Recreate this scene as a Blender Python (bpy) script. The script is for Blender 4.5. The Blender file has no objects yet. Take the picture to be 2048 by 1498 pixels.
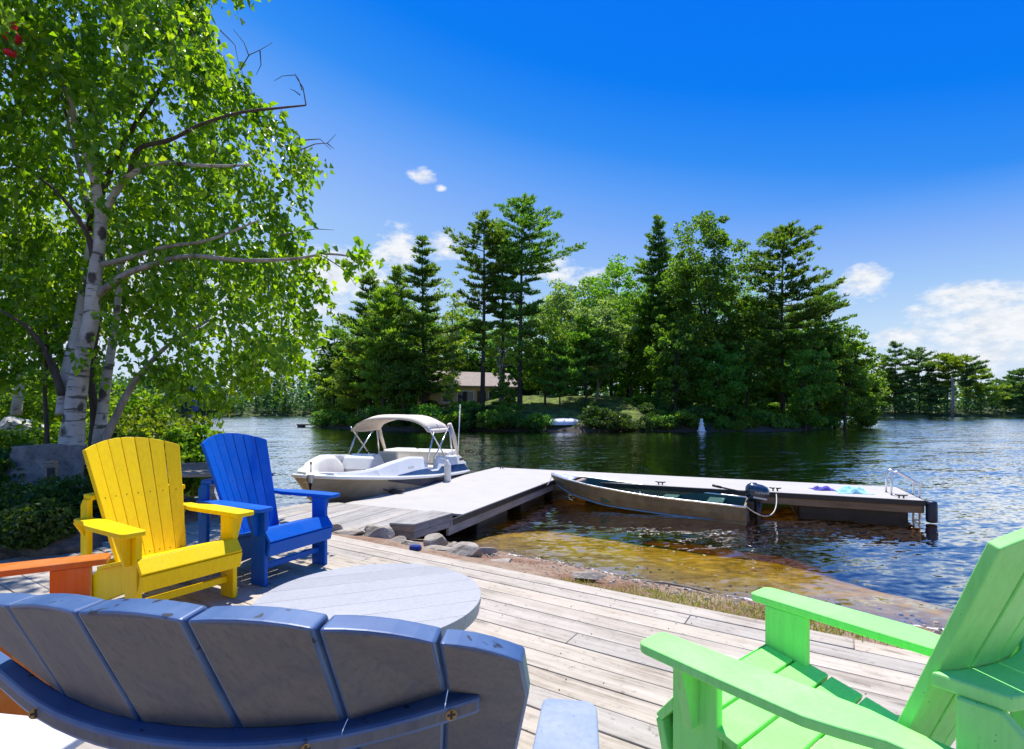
import bpy, bmesh, math, random
import numpy as np
from mathutils import Vector, Matrix, noise as mnoise

R = math.radians
scene = bpy.context.scene
COL = scene.collection
rng = random.Random(7)

# ------------------------------------------------------------------ camera
cam_data = bpy.data.cameras.new("camera")
cam = bpy.data.objects.new("camera", cam_data)
COL.objects.link(cam)
cam_data.lens = 18.0
cam_data.sensor_width = 36.0
cam_data.shift_y = 72.0 / 2048.0
cam_data.clip_start = 0.05
cam_data.clip_end = 8000.0
cam.location = (0, 0, 1.21)
cam.rotation_euler = (math.pi / 2, 0, 0)
scene.camera = cam

# ------------------------------------------------------------------ exposure
scene.view_settings.view_transform = 'Standard'
scene.view_settings.look = 'None'
scene.view_settings.exposure = 0.55
scene.view_settings.gamma = 1.0
scene.view_settings.use_curve_mapping = False

# ------------------------------------------------------------------ sun
SUN_EL, SUN_AZ = R(69), R(8)          # azimuth measured from +Y towards +X
sun_data = bpy.data.lights.new("sun", 'SUN')
sun_data.energy = 4.6
sun_data.angle = R(0.53)
sun_data.color = (1.0, 0.955, 0.88)
sun = bpy.data.objects.new("sun", sun_data)
COL.objects.link(sun)
sdir = Vector((math.sin(SUN_AZ) * math.cos(SUN_EL), math.cos(SUN_AZ) * math.cos(SUN_EL), math.sin(SUN_EL)))
sun.rotation_euler = sdir.to_track_quat('Z', 'Y').to_euler()


# ------------------------------------------------------------------ node helper
class NT:
    def __init__(self, tree):
        self.t = tree

    def n(self, typ, **kw):
        nd = self.t.nodes.new(typ)
        for k, v in kw.items():
            if k.startswith('in_'):
                key = k[3:]
                key = int(key) if key.isdigit() else key.replace('_', ' ')
                self.set(nd.inputs[key], v)
            else:
                setattr(nd, k, v)
        return nd

    def set(self, sock, v):
        if isinstance(v, bpy.types.NodeSocket):
            self.t.links.new(v, sock)
        else:
            if hasattr(sock.default_value, '__len__') and not hasattr(v, '__len__'):
                v = (v,) * len(sock.default_value)
            if hasattr(v, '__len__') and hasattr(sock.default_value, '__len__') and len(v) == 3 and len(sock.default_value) == 4:
                v = (*v, 1.0)
            sock.default_value = v

    def math(self, op, a, b=None, c=None, clamp=False):
        nd = self.t.nodes.new('ShaderNodeMath')
        nd.operation = op
        nd.use_clamp = clamp
        self.set(nd.inputs[0], a)
        if b is not None:
            self.set(nd.inputs[1], b)
        if c is not None:
            self.set(nd.inputs[2], c)
        return nd.outputs[0]

    def vmath(self, op, a, b=None):
        nd = self.t.nodes.new('ShaderNodeVectorMath')
        nd.operation = op
        self.set(nd.inputs[0], a)
        if b is not None:
            self.set(nd.inputs[1], b)
        return nd.outputs[0]

    def ramp(self, fac, stops, interp='LINEAR'):
        nd = self.t.nodes.new('ShaderNodeValToRGB')
        cr = nd.color_ramp
        cr.interpolation = interp
        while len(cr.elements) > 1:
            cr.elements.remove(cr.elements[-1])
        for i, (p, c) in enumerate(stops):
            e = cr.elements[0] if i == 0 else cr.elements.new(p)
            e.position = p
            if not hasattr(c, '__len__'):
                c = (c, c, c)
            e.color = (*c, 1.0) if len(c) == 3 else c
        self.set(nd.inputs[0], fac)
        return nd.outputs[0]

    def mix(self, fac, a, b, blend='MIX'):
        nd = self.t.nodes.new('ShaderNodeMix')
        nd.data_type = 'RGBA'
        nd.blend_type = blend
        nd.clamp_factor = True
        self.set(nd.inputs[0], fac)
        self.set(nd.inputs[6], a)
        self.set(nd.inputs[7], b)
        return nd.outputs[2]

    def noise(self, vec, scale, detail=3.0, rough=0.55, dist=0.0, out=0, dims='3D'):
        nd = self.t.nodes.new('ShaderNodeTexNoise')
        nd.noise_dimensions = dims
        if vec is not None:
            self.set(nd.inputs['Vector'], vec)
        nd.inputs['Scale'].default_value = scale
        nd.inputs['Detail'].default_value = detail
        nd.inputs['Roughness'].default_value = rough
        nd.inputs['Distortion'].default_value = dist
        return nd.outputs[out]

    def mapping(self, vec, scale=(1, 1, 1), loc=(0, 0, 0), rot=(0, 0, 0)):
        nd = self.t.nodes.new('ShaderNodeMapping')
        self.set(nd.inputs['Vector'], vec)
        self.set(nd.inputs['Location'], loc)
        self.set(nd.inputs['Rotation'], rot)
        self.set(nd.inputs['Scale'], scale)
        return nd.outputs[0]

    def bump(self, h, strength=0.3, dist=0.01, normal=None):
        nd = self.t.nodes.new('ShaderNodeBump')
        nd.inputs['Strength'].default_value = strength
        nd.inputs['Distance'].default_value = dist
        self.set(nd.inputs['Height'], h)
        if normal is not None:
            self.set(nd.inputs['Normal'], normal)
        return nd.outputs[0]


# ------------------------------------------------------------------ world: sky and clouds
world = bpy.data.worlds.new("World")
scene.world = world
world.use_nodes = True
wt = world.node_tree
wt.nodes.clear()
N = NT(wt)
sky = N.n('ShaderNodeTexSky')
sky.sky_type = 'NISHITA'
sky.sun_disc = False
sky.sun_elevation = SUN_EL
sky.sun_rotation = SUN_AZ
sky.air_density = 0.6
sky.dust_density = 0.3
sky.ozone_density = 6.0
gm = N.n('ShaderNodeGamma', in_Gamma=2.15)
N.set(gm.inputs[0], N.vmath('MULTIPLY', sky.outputs[0], (0.245, 0.245, 0.262)))
skyn = N.vmath('MINIMUM', gm.outputs[0], (0.60, 0.80, 0.98))
tc = N.n('ShaderNodeTexCoord')
dirv = tc.outputs['Generated']
sep = N.n('ShaderNodeSeparateXYZ')
N.set(sep.inputs[0], dirv)
az = N.math('ARCTAN2', sep.outputs[0], sep.outputs[1])
hyp = N.math('SQRT', N.math('ADD', N.math('MULTIPLY', sep.outputs[0], sep.outputs[0]), N.math('MULTIPLY', sep.outputs[1], sep.outputs[1])))
el = N.math('ARCTAN2', sep.outputs[2], hyp)


def azel(u, v):
    x, y, z = (u - 1024) / 1024.0, 1.0, (821 - v) / 1024.0
    return math.atan2(x, y), math.atan2(z, math.hypot(x, y))


# (u, v, half width px, half height px, strength): where the fair-weather clouds stand
CLOUDS = [(843, 352, 26, 16, .95), (880, 376, 10, 6, .5), (800, 500, 46, 40, 1.0), (888, 492, 36, 30, .8), (795, 465, 10, 14, .55), (665, 545, 95, 50, 1.05),
          (1110, 540, 44, 24, .9), (1190, 552, 60, 20, .6), (1722, 566, 56, 32, .95), (1955, 598, 120, 32, 1.0), (1905, 616, 90, 22, .8),
          (1990, 660, 190, 58, .95), (1810, 676, 75, 22, .9), (2010, 708, 130, 28, .9), (1880, 705, 150, 46, .6),
          (600, 650, 90, 50, .7), (480, 620, 130, 70, .8), (250, 560, 150, 90, .7), (40, 640, 200, 80, .7), (2300, 640, 200, 60, .8)]
nz = N.noise(N.vmath('MULTIPLY', dirv, (1, 1, 2.6)), 11.0, 6.0, 0.6)
nz2 = N.noise(N.vmath('MULTIPLY', dirv, (1, 1, 2.0)), 38.0, 5.0, 0.62)
dens = None
for (u, v, hw, hh, st) in CLOUDS:
    a0, e0 = azel(u, v)
    a1, _ = azel(u + hw, v)
    _, e1 = azel(u, v - hh)
    dx = N.math('DIVIDE', N.math('SUBTRACT', az, a0), abs(a1 - a0))
    dy = N.math('DIVIDE', N.math('SUBTRACT', el, e0), abs(e1 - e0))
    r2 = N.math('ADD', N.math('MULTIPLY', dx, dx), N.math('MULTIPLY', dy, dy))
    g = N.math('MULTIPLY', N.math('SUBTRACT', 1.0, N.math('MULTIPLY', r2, 0.55)), st)
    g = N.math('MAXIMUM', g, -3.0)
    dens = g if dens is None else N.math('MAXIMUM', dens, g)
# loose clouds all round the horizon, as the picture's own sky implies
elev_band = N.math('SUBTRACT', 1.0, N.math('MULTIPLY', N.math('ABSOLUTE', N.math('SUBTRACT', el, 0.13)), 7.0))
away = N.math('GREATER_THAN', N.math('ABSOLUTE', az), 0.9)
allround = N.math('ADD', N.math('SUBTRACT', N.math('MULTIPLY', away, elev_band), 0.35), N.math('MULTIPLY', N.math('SUBTRACT', away, 1.0), 3.0))
dens = N.math('MAXIMUM', dens, allround)
dn = N.math('ADD', dens, N.math('ADD', N.math('MULTIPLY', N.math('SUBTRACT', nz, 0.5), 1.9), N.math('MULTIPLY', N.math('SUBTRACT', nz2, 0.5), 1.5)))
K_ = 1.0
azc = N.math('MINIMUM', N.math('MAXIMUM', az, -0.6), 0.8)
lean_ = N.math('MULTIPLY', N.math('MULTIPLY', azc, 0.22), N.math('MULTIPLY', N.math('SUBTRACT', el, 0.14), 5.0, clamp=True))
grad = N.ramp(N.math('DIVIDE', N.math('ADD', el, lean_), math.pi / 2), [(0.0, (.78, .85, .95)), (7 / 90, (.56, .74, .97)), (14 / 90, (.37, .60, .97)), (20 / 90, (.25, .47, .97)), (25 / 90, (.125, .375, .96)), (29 / 90, (.035, .285, .93)), (35 / 90, (.002, .21, .92)), (42 / 90, (.001, .185, .92)), (1.0, (.01, .15, .72))])
skyc = N.mix(0.96, skyn, grad)
cmask = N.math('MULTIPLY', N.math('SMOOTH_MIN', N.math('MAXIMUM', N.math('MULTIPLY', N.math('SUBTRACT', dn, 0.20), 1.4), 0.0), 1.0, 0.2), 0.95)
cshade = N.ramp(nz2, [(0.3, (0.70, 0.76, 0.86)), (0.6, (0.95, 0.97, 1.0))])
skyfull = N.mix(cmask, skyc, cshade)
bg = N.n('ShaderNodeBackground')
N.set(bg.inputs['Color'], N.vmath('MULTIPLY', skyfull, (5.6, 5.6, 5.6)))
bg.inputs['Strength'].default_value = 0.12
wo = N.n('ShaderNodeOutputWorld')
wt.links.new(bg.outputs[0], wo.inputs[0])

scene.cycles.max_bounces = 8
scene.cycles.transparent_max_bounces = 12
scene.cycles.transmission_bounces = 4
scene.cycles.glossy_bounces = 3
scene.cycles.diffuse_bounces = 3
scene.cycles.volume_bounces = 0
scene.cycles.caustics_reflective = False
scene.cycles.caustics_refractive = False


# ------------------------------------------------------------------ object helpers
def tag(o, label=None, cat=None, group=None, kind=None):
    if label:
        o['label'] = label
    if cat:
        o['category'] = cat
    if group:
        o['group'] = group
    if kind:
        o['kind'] = kind
    return o


def empty(name, loc=(0, 0, 0), rz=0.0):
    o = bpy.data.objects.new(name, None)
    o.empty_display_size = 0.1
    COL.objects.link(o)
    o.location = loc
    o.rotation_euler = (0, 0, rz)
    return o


def link(name, me, mat=None, parent=None, bevel=0.0, seg=2, smooth=False, loc=None, rot=None):
    if mat is not None:
        if len(me.materials):
            me.materials.clear()
        for m in (mat if isinstance(mat, (list, tuple)) else [mat]):
            me.materials.append(m)
    if smooth:
        me.polygons.foreach_set('use_smooth', [True] * len(me.polygons))
    o = bpy.data.objects.new(name, me)
    COL.objects.link(o)
    if parent is not None:
        o.parent = parent
    if loc is not None:
        o.location = loc
    if rot is not None:
        o.rotation_euler = rot
    if bevel > 0:
        b = o.modifiers.new('bevel', 'BEVEL')
        b.width = bevel
        b.segments = seg
        b.limit_method = 'ANGLE'
        b.angle_limit = R(35)
        b.harden_normals = False
    return o


def copy_tree(o, parent=None):
    c = o.copy()
    COL.objects.link(c)
    if parent is not None:
        c.parent = parent
    for ch in list(o.children):
        copy_tree(ch, c)
    return c


class MB:
    """collects pieces of one mesh"""

    def __init__(self):
        self.v, self.f, self.mi = [], [], []

    def add(self, vs, fs, mi=0):
        b = len(self.v)
        self.v += [tuple(p) for p in vs]
        self.f += [tuple(b + i for i in f) for f in fs]
        self.mi += [mi] * len(fs)
        return self

    def box(self, c, s, M=None, mi=0):
        hx, hy, hz = s[0] / 2, s[1] / 2, s[2] / 2
        vs = [Vector((c[0] + x * hx, c[1] + y * hy, c[2] + z * hz)) for z in (-1, 1) for y in (-1, 1) for x in (-1, 1)]
        if M is not None:
            vs = [M @ p for p in vs]
        return self.add(vs, [(0, 2, 3, 1), (4, 5, 7, 6), (0, 1, 5, 4), (2, 6, 7, 3), (0, 4, 6, 2), (1, 3, 7, 5)], mi)

    def prism(self, poly, fn0, fn1, mi=0):
        """poly: list of 2d points; fn0/fn1 map a 2d point to 3d (two end caps)"""
        n = len(poly)
        vs = [fn0(p) for p in poly] + [fn1(p) for p in poly]
        fs = [tuple(range(n - 1, -1, -1)), tuple(range(n, 2 * n))]
        fs += [(i, (i + 1) % n, n + (i + 1) % n, n + i) for i in range(n)]
        return self.add(vs, fs, mi)

    def tube(self, pts, rad, n=8, cap=True, mi=0):
        pts = [Vector(p) for p in pts]
        m = len(pts)
        if not hasattr(rad, '__len__'):
            rad = [rad] * m
        base = len(self.v)
        up = Vector((0.03, 0.02, 1)).normalized()
        prev = None
        for i, p in enumerate(pts):
            t = (pts[min(i + 1, m - 1)] - pts[max(i - 1, 0)])
            if t.length < 1e-9:
                t = Vector((0, 0, 1))
            t.normalize()
            if prev is None:
                a = t.orthogonal().normalized() if abs(t.dot(up)) > 0.99 else t.cross(up).normalized()
            else:
                a = prev - t * prev.dot(t)
                a = a.normalized() if a.length > 1e-6 else t.orthogonal().normalized()
            prev = a
            b = t.cross(a)
            for k in range(n):
                q = 2 * math.pi * k / n
                self.v.append(tuple(p + (a * math.cos(q) + b * math.sin(q)) * rad[i]))
        for i in range(m - 1):
            for k in range(n):
                self.f.append((base + i * n + k, base + i * n + (k + 1) % n, base + (i + 1) * n + (k + 1) % n, base + (i + 1) * n + k))
                self.mi.append(mi)
        if cap:
            self.f.append(tuple(base + k for k in range(n - 1, -1, -1)))
            self.f.append(tuple(base + (m - 1) * n + k for k in range(n)))
            self.mi += [mi, mi]
        return self

    def lathe(self, prof, n=16, c=(0, 0, 0), mi=0, cap=True):
        base = len(self.v)
        for (r, z) in prof:
            for k in range(n):
                q = 2 * math.pi * k / n
                self.v.append((c[0] + r * math.cos(q), c[1] + r * math.sin(q), c[2] + z))
        for i in range(len(prof) - 1):
            for k in range(n):
                self.f.append((base + i * n + k, base + i * n + (k + 1) % n, base + (i + 1) * n + (k + 1) % n, base + (i + 1) * n + k))
                self.mi.append(mi)
        if cap:
            self.f.append(tuple(base + k for k in range(n - 1, -1, -1)))
            self.f.append(tuple(base + (len(prof) - 1) * n + k for k in range(n)))
            self.mi += [mi, mi]
        return self

    def grid(self, P, mi=0, closed=False):
        """P: rows of points"""
        base = len(self.v)
        nr, nc = len(P), len(P[0])
        for row in P:
            self.v += [tuple(p) for p in row]
        for i in range(nr - 1):
            for j in range(nc if closed else nc - 1):
                j2 = (j + 1) % nc
                self.f.append((base + i * nc + j, base + i * nc + j2, base + (i + 1) * nc + j2, base + (i + 1) * nc + j))
                self.mi.append(mi)
        return self

    def mesh(self, name):
        me = bpy.data.meshes.new(name)
        me.from_pydata(self.v, [], self.f)
        if any(self.mi):
            me.polygons.foreach_set('material_index', self.mi)
        bm = bmesh.new()
        bm.from_mesh(me)
        bmesh.ops.recalc_face_normals(bm, faces=bm.faces)
        bm.to_mesh(me)
        bm.free()
        me.update()
        return me

    def build(self, name, mat, parent=None, **kw):
        return link(name, self.mesh(name), mat, parent, **kw)


def np_mesh(name, V, F, tint=None, smooth=False):
    """big meshes from numpy arrays; F is (m,3) or (m,4)"""
    me = bpy.data.meshes.new(name)
    V = np.asarray(V, dtype=np.float32)
    F = np.asarray(F, dtype=np.int32)
    m, k = F.shape
    me.vertices.add(len(V))
    me.vertices.foreach_set('co', V.ravel())
    me.loops.add(m * k)
    me.loops.foreach_set('vertex_index', F.ravel())
    me.polygons.add(m)
    me.polygons.foreach_set('loop_start', np.arange(0, m * k, k, dtype=np.int32))
    me.polygons.foreach_set('loop_total', np.full(m, k, dtype=np.int32))
    if smooth:
        me.polygons.foreach_set('use_smooth', np.ones(m, dtype=bool))
    me.update(calc_edges=True)
    if tint is not None:
        at = me.attributes.new('tint', 'FLOAT', 'FACE')
        at.data.foreach_set('value', np.asarray(tint, dtype=np.float32))
    return me


def unp(u, v, Y):
    return Vector(((u - 1024) / 1024.0 * Y, Y, 1.21 - (v - 821) / 1024.0 * Y))


# ------------------------------------------------------------------ materials
def new_mat(name):
    m = bpy.data.materials.new(name)
    m.use_nodes = True
    t = m.node_tree
    t.nodes.clear()
    n = NT(t)
    out = n.n('ShaderNodeOutputMaterial')
    return m, n, out


def principled(n, out, **kw):
    p = n.n('ShaderNodeBsdfPrincipled')
    for k, v in kw.items():
        n.set(p.inputs[k.replace('_', ' ')], v)
    n.t.links.new(p.outputs[0], out.inputs[0])
    return p


def simple(name, col, rough=0.5, metal=0.0, var=0.12, nscale=6.0, bump=0.0, bscale=60.0, spec=0.5, coat=0.0):
    m, n, out = new_mat(name)
    co = n.n('ShaderNodeTexCoord').outputs['Object']
    nz = n.noise(co, nscale, 4.0, 0.6)
    dark = tuple(c * (1 - var) for c in col)
    lite = tuple(min(1, c * (1 + var)) for c in col)
    c = n.ramp(nz, [(0.3, dark), (0.7, lite)])
    kw = dict(Base_Color=c, Roughness=n.ramp(n.noise(co, nscale * 3, 3.0), [(0.3, max(0.02, rough - 0.08)), (0.7, min(1, rough + 0.08))]), Metallic=metal)
    p = principled(n, out, **kw)
    p.inputs['Specular IOR Level'].default_value = spec
    if coat:
        p.inputs['Coat Weight'].default_value = coat
        p.inputs['Coat Roughness'].default_value = 0.1
    if bump:
        n.set(p.inputs['Normal'], n.bump(n.noise(co, bscale, 3.0), bump, 0.004))
    return m


def painted(name, col, worn=(0.8, 0.8, 0.8), wear=0.12, rough=0.45):
    """painted poly-lumber: faint grain, dust, slight chalking"""
    m, n, out = new_mat(name)
    tcn = n.n('ShaderNodeTexCoord').outputs['Object']
    oi = n.n('ShaderNodeObjectInfo')
    off = n.vmath('ADD', tcn, n.vmath('SCALE', n.n('ShaderNodeCombineXYZ', in_X=oi.outputs['Random'], in_Y=oi.outputs['Random'], in_Z=oi.outputs['Random']).outputs[0]))
    grain = n.noise(n.mapping(off, scale=(60, 60, 5)), 1.0, 4.0, 0.6)
    blot = n.noise(off, 5.0, 5.0, 0.65)
    base = n.mix(n.math('MULTIPLY', n.ramp(blot, [(0.45, 0.0), (0.8, 1.0)]), wear * 1.4), col, worn)
    base = n.mix(n.math('MULTIPLY', n.ramp(grain, [(0.35, 1.0), (0.6, 0.0)]), 0.22), base, tuple(c * 0.62 for c in col))
    scuff = n.noise(n.mapping(off, scale=(26, 26, 9)), 1.0, 6.0, 0.75)
    base = n.mix(n.math('MULTIPLY', n.ramp(scuff, [(0.60, 0.0), (0.70, 1.0)]), 0.35), base, tuple(c * 0.55 + 0.02 for c in col))
    spk = n.noise(off, 95.0, 2.0, 0.6)
    base = n.mix(n.math('MULTIPLY', n.ramp(spk, [(0.71, 0.0), (0.75, 1.0)]), 0.6), base, tuple(c * 0.3 for c in col))
    hv = n.n('ShaderNodeHueSaturation', in_Hue=0.5, in_Saturation=1.0, in_Value=n.math('ADD', 0.93, n.math('MULTIPLY', oi.outputs['Random'], 0.12)))
    n.set(hv.inputs['Color'], base)
    p = principled(n, out, Base_Color=hv.outputs[0], Roughness=n.ramp(blot, [(0.3, rough - 0.08), (0.7, rough + 0.12)]))
    p.inputs['Specular IOR Level'].default_value = 0.22
    n.set(p.inputs['Normal'], n.bump(grain, 0.12, 0.003))
    return m


def chalky_blue():
    """old blue poly-lumber: faces chalked grey, edges still blue"""
    m, n, out = new_mat("weathered_blue_plastic")
    geo = n.n('ShaderNodeNewGeometry')
    co = n.n('ShaderNodeTexCoord').outputs['Object']
    streak = n.noise(n.mapping(co, scale=(30, 30, 7), rot=(0.35, 0.2, 0.3)), 1.0, 5.0, 0.65, 0.6)
    blot = n.noise(co, 9.0, 5.0, 0.6)
    chalk = n.ramp(n.math('ADD', n.math('MULTIPLY', streak, 0.8), n.math('MULTIPLY', blot, 0.25)), [(0.36, (0.115, 0.125, 0.15)), (0.54, (0.145, 0.148, 0.155)), (0.72, (0.172, 0.170, 0.166))])
    fine = n.noise(n.mapping(co, scale=(210, 120, 16), rot=(0.45, 0.0, 0.0)), 1.0, 4.0, 0.7)
    chalk = n.mix(n.ramp(fine, [(0.48, 0.0), (0.66, 0.38)]), chalk, (0.07, 0.075, 0.09))
    p = principled(n, out, Base_Color=chalk, Roughness=0.7)
    p.inputs['Specular IOR Level'].default_value = 0.25
    n.set(p.inputs['Normal'], n.bump(n.math('ADD', streak, fine), 0.3, 0.002))
    m2, n2, out2 = new_mat("weathered_blue_plastic_edge")
    co2 = n2.n('ShaderNodeTexCoord').outputs['Object']
    sp = n2.noise(co2, 70.0, 2.0, 0.5)
    sp2 = n2.noise(co2, 14.0, 4.0, 0.6)
    c = n2.ramp(sp2, [(0.3, (0.018, 0.068, 0.20)), (0.7, (0.075, 0.145, 0.29))])
    c = n2.mix(n2.ramp(sp, [(0.66, 0.0), (0.70, 1.0)]), c, (0.012, 0.018, 0.04))
    p2 = principled(n2, out2, Base_Color=c, Roughness=0.48)
    p2.inputs['Specular IOR Level'].default_value = 0.8
    return m, m2


def weathered_wood(name, cols=((0.16, 0.128, 0.094), (0.40, 0.352, 0.290), (0.53, 0.478, 0.408)), axis=0, knots=0.6):
    m, n, out = new_mat(name)
    co = n.n('ShaderNodeTexCoord').outputs['Object']
    oi = n.n('ShaderNodeObjectInfo')
    rnd = oi.outputs['Random']
    off = n.vmath('ADD', co, n.n('ShaderNodeCombineXYZ', in_X=n.math('MULTIPLY', rnd, 37.0), in_Y=n.math('MULTIPLY', rnd, 91.0), in_Z=n.math('MULTIPLY', rnd, 13.0)).outputs[0])
    sc = [55, 55, 55]
    sc[axis] = 1.6
    warp = n.vmath('ADD', off, n.vmath('MULTIPLY', n.noise(off, 2.2, 3.0, out=1), (0.05, 0.05, 0.05)))
    grain = n.noise(n.mapping(warp, scale=tuple(sc)), 1.0, 6.0, 0.65)
    sc2 = [8, 8, 8]
    sc2[axis] = 1.2
    broad = n.noise(n.mapping(warp, scale=tuple(sc2)), 1.0, 5.0, 0.6)
    blot = n.noise(off, 3.1, 5.0, 0.7)
    fac = n.math('ADD', n.math('MULTIPLY', grain, 0.42), n.math('ADD', n.math('MULTIPLY', broad, 0.38), n.math('MULTIPLY', blot, 0.26)))
    c = n.ramp(fac, [(0.33, cols[0]), (0.50, cols[1]), (0.66, cols[2])])
    kn = n.t.nodes.new('ShaderNodeTexVoronoi')
    kn.feature = 'F1'
    ks = [9, 9, 9]
    ks[axis] = 2.2
    n.set(kn.inputs['Vector'], n.mapping(warp, scale=tuple(ks)))
    kn.inputs['Scale'].default_value = 1.0
    km = n.math('MULTIPLY', n.ramp(kn.outputs['Distance'], [(0.06, 1.0), (0.19, 0.0)]), knots)
    c = n.mix(km, c, tuple(k * 0.62 for k in cols[0]))
    dk = n.noise(off, 26.0, 4.0, 0.75)
    c = n.mix(n.math('MULTIPLY', n.ramp(dk, [(0.58, 0.0), (0.72, 1.0)]), 0.6), c, tuple(k * 0.5 for k in cols[0]))
    hv = n.n('ShaderNodeHueSaturation', in_Hue=0.5, in_Saturation=n.math('ADD', 0.7, n.math('MULTIPLY', rnd, 0.6)), in_Value=n.math('ADD', 0.86, n.math('MULTIPLY', rnd, 0.24)))
    n.set(hv.inputs['Color'], c)
    p = principled(n, out, Base_Color=hv.outputs[0], Roughness=0.78)
    p.inputs['Specular IOR Level'].default_value = 0.3
    n.set(p.inputs['Normal'], n.bump(n.math('ADD', grain, n.math('MULTIPLY', broad, 0.6)), 0.45, 0.004))
    return m


def leafy(name, dark, mid, light, trans=0.5, transcol=None, rough=0.45, spec=0.35):
    m, n, out = new_mat(name)
    at = n.n('ShaderNodeAttribute', attribute_name='tint')
    oi = n.n('ShaderNodeObjectInfo')
    c = n.ramp(at.outputs['Fac'], [(0.0, dark), (0.5, mid), (1.0, light)])
    hv = n.n('ShaderNodeHueSaturation', in_Hue=n.math('ADD', 0.485, n.math('MULTIPLY', oi.outputs['Random'], 0.03)), in_Saturation=1.0,
             in_Value=n.math('ADD', 0.88, n.math('MULTIPLY', oi.outputs['Random'], 0.26)))
    n.set(hv.inputs['Color'], c)
    p = n.n('ShaderNodeBsdfPrincipled')
    n.set(p.inputs['Base Color'], hv.outputs[0])
    p.inputs['Roughness'].default_value = rough
    p.inputs['Specular IOR Level'].default_value = spec
    tr = n.n('ShaderNodeBsdfTranslucent')
    n.set(tr.inputs['Color'], n.mix(1.0, hv.outputs[0], transcol or (1.9, 1.75, 0.5), 'MULTIPLY'))
    mx = n.n('ShaderNodeMixShader', in_0=trans)
    n.t.links.new(p.outputs[0], mx.inputs[1])
    n.t.links.new(tr.outputs[0], mx.inputs[2])
    n.t.links.new(mx.outputs[0], out.inputs[0])
    return m


M = {}
M['yellow'] = painted("yellow_paint", (0.94, 0.64, 0.0), (0.95, 0.72, 0.08), 0.05)
M['blue'] = painted("royal_blue_paint", (0.001, 0.100, 0.50), (0.08, 0.22, 0.65), 0.10)
M['green'] = painted("lime_green_paint", (0.305, 0.87, 0.215), (0.62, 0.93, 0.50), 0.17)
M['orange'] = painted("orange_paint", (0.62, 0.17, 0.018), (0.8, 0.5, 0.35), 0.16)
M['chalk'], M['chalk_edge'] = chalky_blue()
M['chalk_arm'] = painted("chalked_blue_arm", (0.27, 0.33, 0.45), (0.45, 0.48, 0.55), 0.5, 0.5)
M['deck'] = weathered_wood("weathered_deck_wood", axis=0)
M['landing'] = weathered_wood("weathered_landing_wood", ((0.16, 0.14, 0.12), (0.34, 0.315, 0.285), (0.45, 0.425, 0.39)), axis=1)
M['greywood'] = weathered_wood("grey_dock_lumber", ((0.13, 0.125, 0.12), (0.25, 0.24, 0.235), (0.36, 0.355, 0.35)), axis=1)
M['brownwood'] = weathered_wood("brown_dock_lumber", ((0.10, 0.075, 0.05), (0.20, 0.155, 0.105), (0.29, 0.235, 0.17)), axis=0)
M['oldwood'] = weathered_wood("old_bench_wood", ((0.10, 0.075, 0.055), (0.22, 0.18, 0.14), (0.36, 0.31, 0.25)), axis=0)
M['tabletop'] = painted("grey_table_plastic", (0.39, 0.39, 0.40), (0.46, 0.46, 0.47), 0.12, 0.42)
M['whitetop'] = painted("white_table_plastic", (0.66, 0.66, 0.69), (0.7, 0.7, 0.7), 0.1, 0.4)
M['dockdeck'] = simple("pale_dock_decking", (0.435, 0.41, 0.375), 0.75, var=0.05, nscale=2.2, bump=0.25, bscale=90)
M['rubber'] = simple("black_rubber", (0.012, 0.013, 0.016), 0.55, var=0.3)
M['darkfloat'] = simple("dark_float_plastic", (0.012, 0.014, 0.017), 0.6, var=0.4)
M['bumper'] = simple("navy_bumper_rubber", (0.012, 0.022, 0.05), 0.42, var=0.2)
M['steel'] = simple("galvanised_tube", (0.72, 0.73, 0.75), 0.28, 1.0, var=0.06)
M['screw'] = simple("brass_screw", (0.28, 0.19, 0.07), 0.5, 0.7, var=0.4, nscale=200)
M['darkscrew'] = simple("dark_screw", (0.03, 0.028, 0.026), 0.6, 0.3, var=0.3)
M['gelcoat'] = simple("white_gelcoat", (0.78, 0.775, 0.75), 0.22, var=0.03, coat=0.3)
M['hulltan'] = simple("tan_hull", (0.27, 0.225, 0.165), 0.45, var=0.06, spec=0.25)
M['navy'] = simple("navy_hull_band", (0.008, 0.015, 0.045), 0.4, var=0.2, spec=0.25)
M['navystripe'] = simple("blue_hull_stripe", (0.02, 0.06, 0.17), 0.2, var=0.2, coat=0.4)
M['vinyl'] = simple("cream_vinyl", (0.76, 0.73, 0.67), 0.42, var=0.05)
M['vinyl_brown'] = simple("taupe_vinyl", (0.33, 0.245, 0.19), 0.5, var=0.1)
M['canvas'] = simple("beige_canvas", (0.66, 0.585, 0.50), 0.85, var=0.06, bump=0.2, bscale=160)
M['alloy'] = simple("dull_aluminium", (0.15, 0.145, 0.125), 0.55, 0.3, var=0.28, nscale=5.0)
M['alloy_bright'] = simple("bright_aluminium_edge", (0.76, 0.76, 0.74), 0.32, 0.7, var=0.08)
M['boatgreen'] = simple("dark_green_paint", (0.010, 0.075, 0.052), 0.5, var=0.25)
M['boatblue'] = simple("blue_chine_strip", (0.12, 0.30, 0.52), 0.4, var=0.15)
M['outboard'] = simple("dark_blue_cowling", (0.012, 0.030, 0.068), 0.2, var=0.15, coat=0.6)
M['black'] = simple("black_plastic", (0.012, 0.012, 0.013), 0.45, var=0.2)
M['rope'] = simple("pale_rope", (0.62, 0.60, 0.55), 0.85, var=0.15, nscale=60)
M['darkrope'] = simple("dark_rope", (0.04, 0.038, 0.036), 0.85, var=0.3, nscale=60)
M['white'] = simple("white_paint", (0.80, 0.80, 0.80), 0.5, var=0.05)
M['greyletters'] = simple("grey_letters", (0.32, 0.33, 0.35), 0.5)
M['silverletters'] = simple("silver_letters", (0.62, 0.66, 0.72), 0.4)
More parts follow.
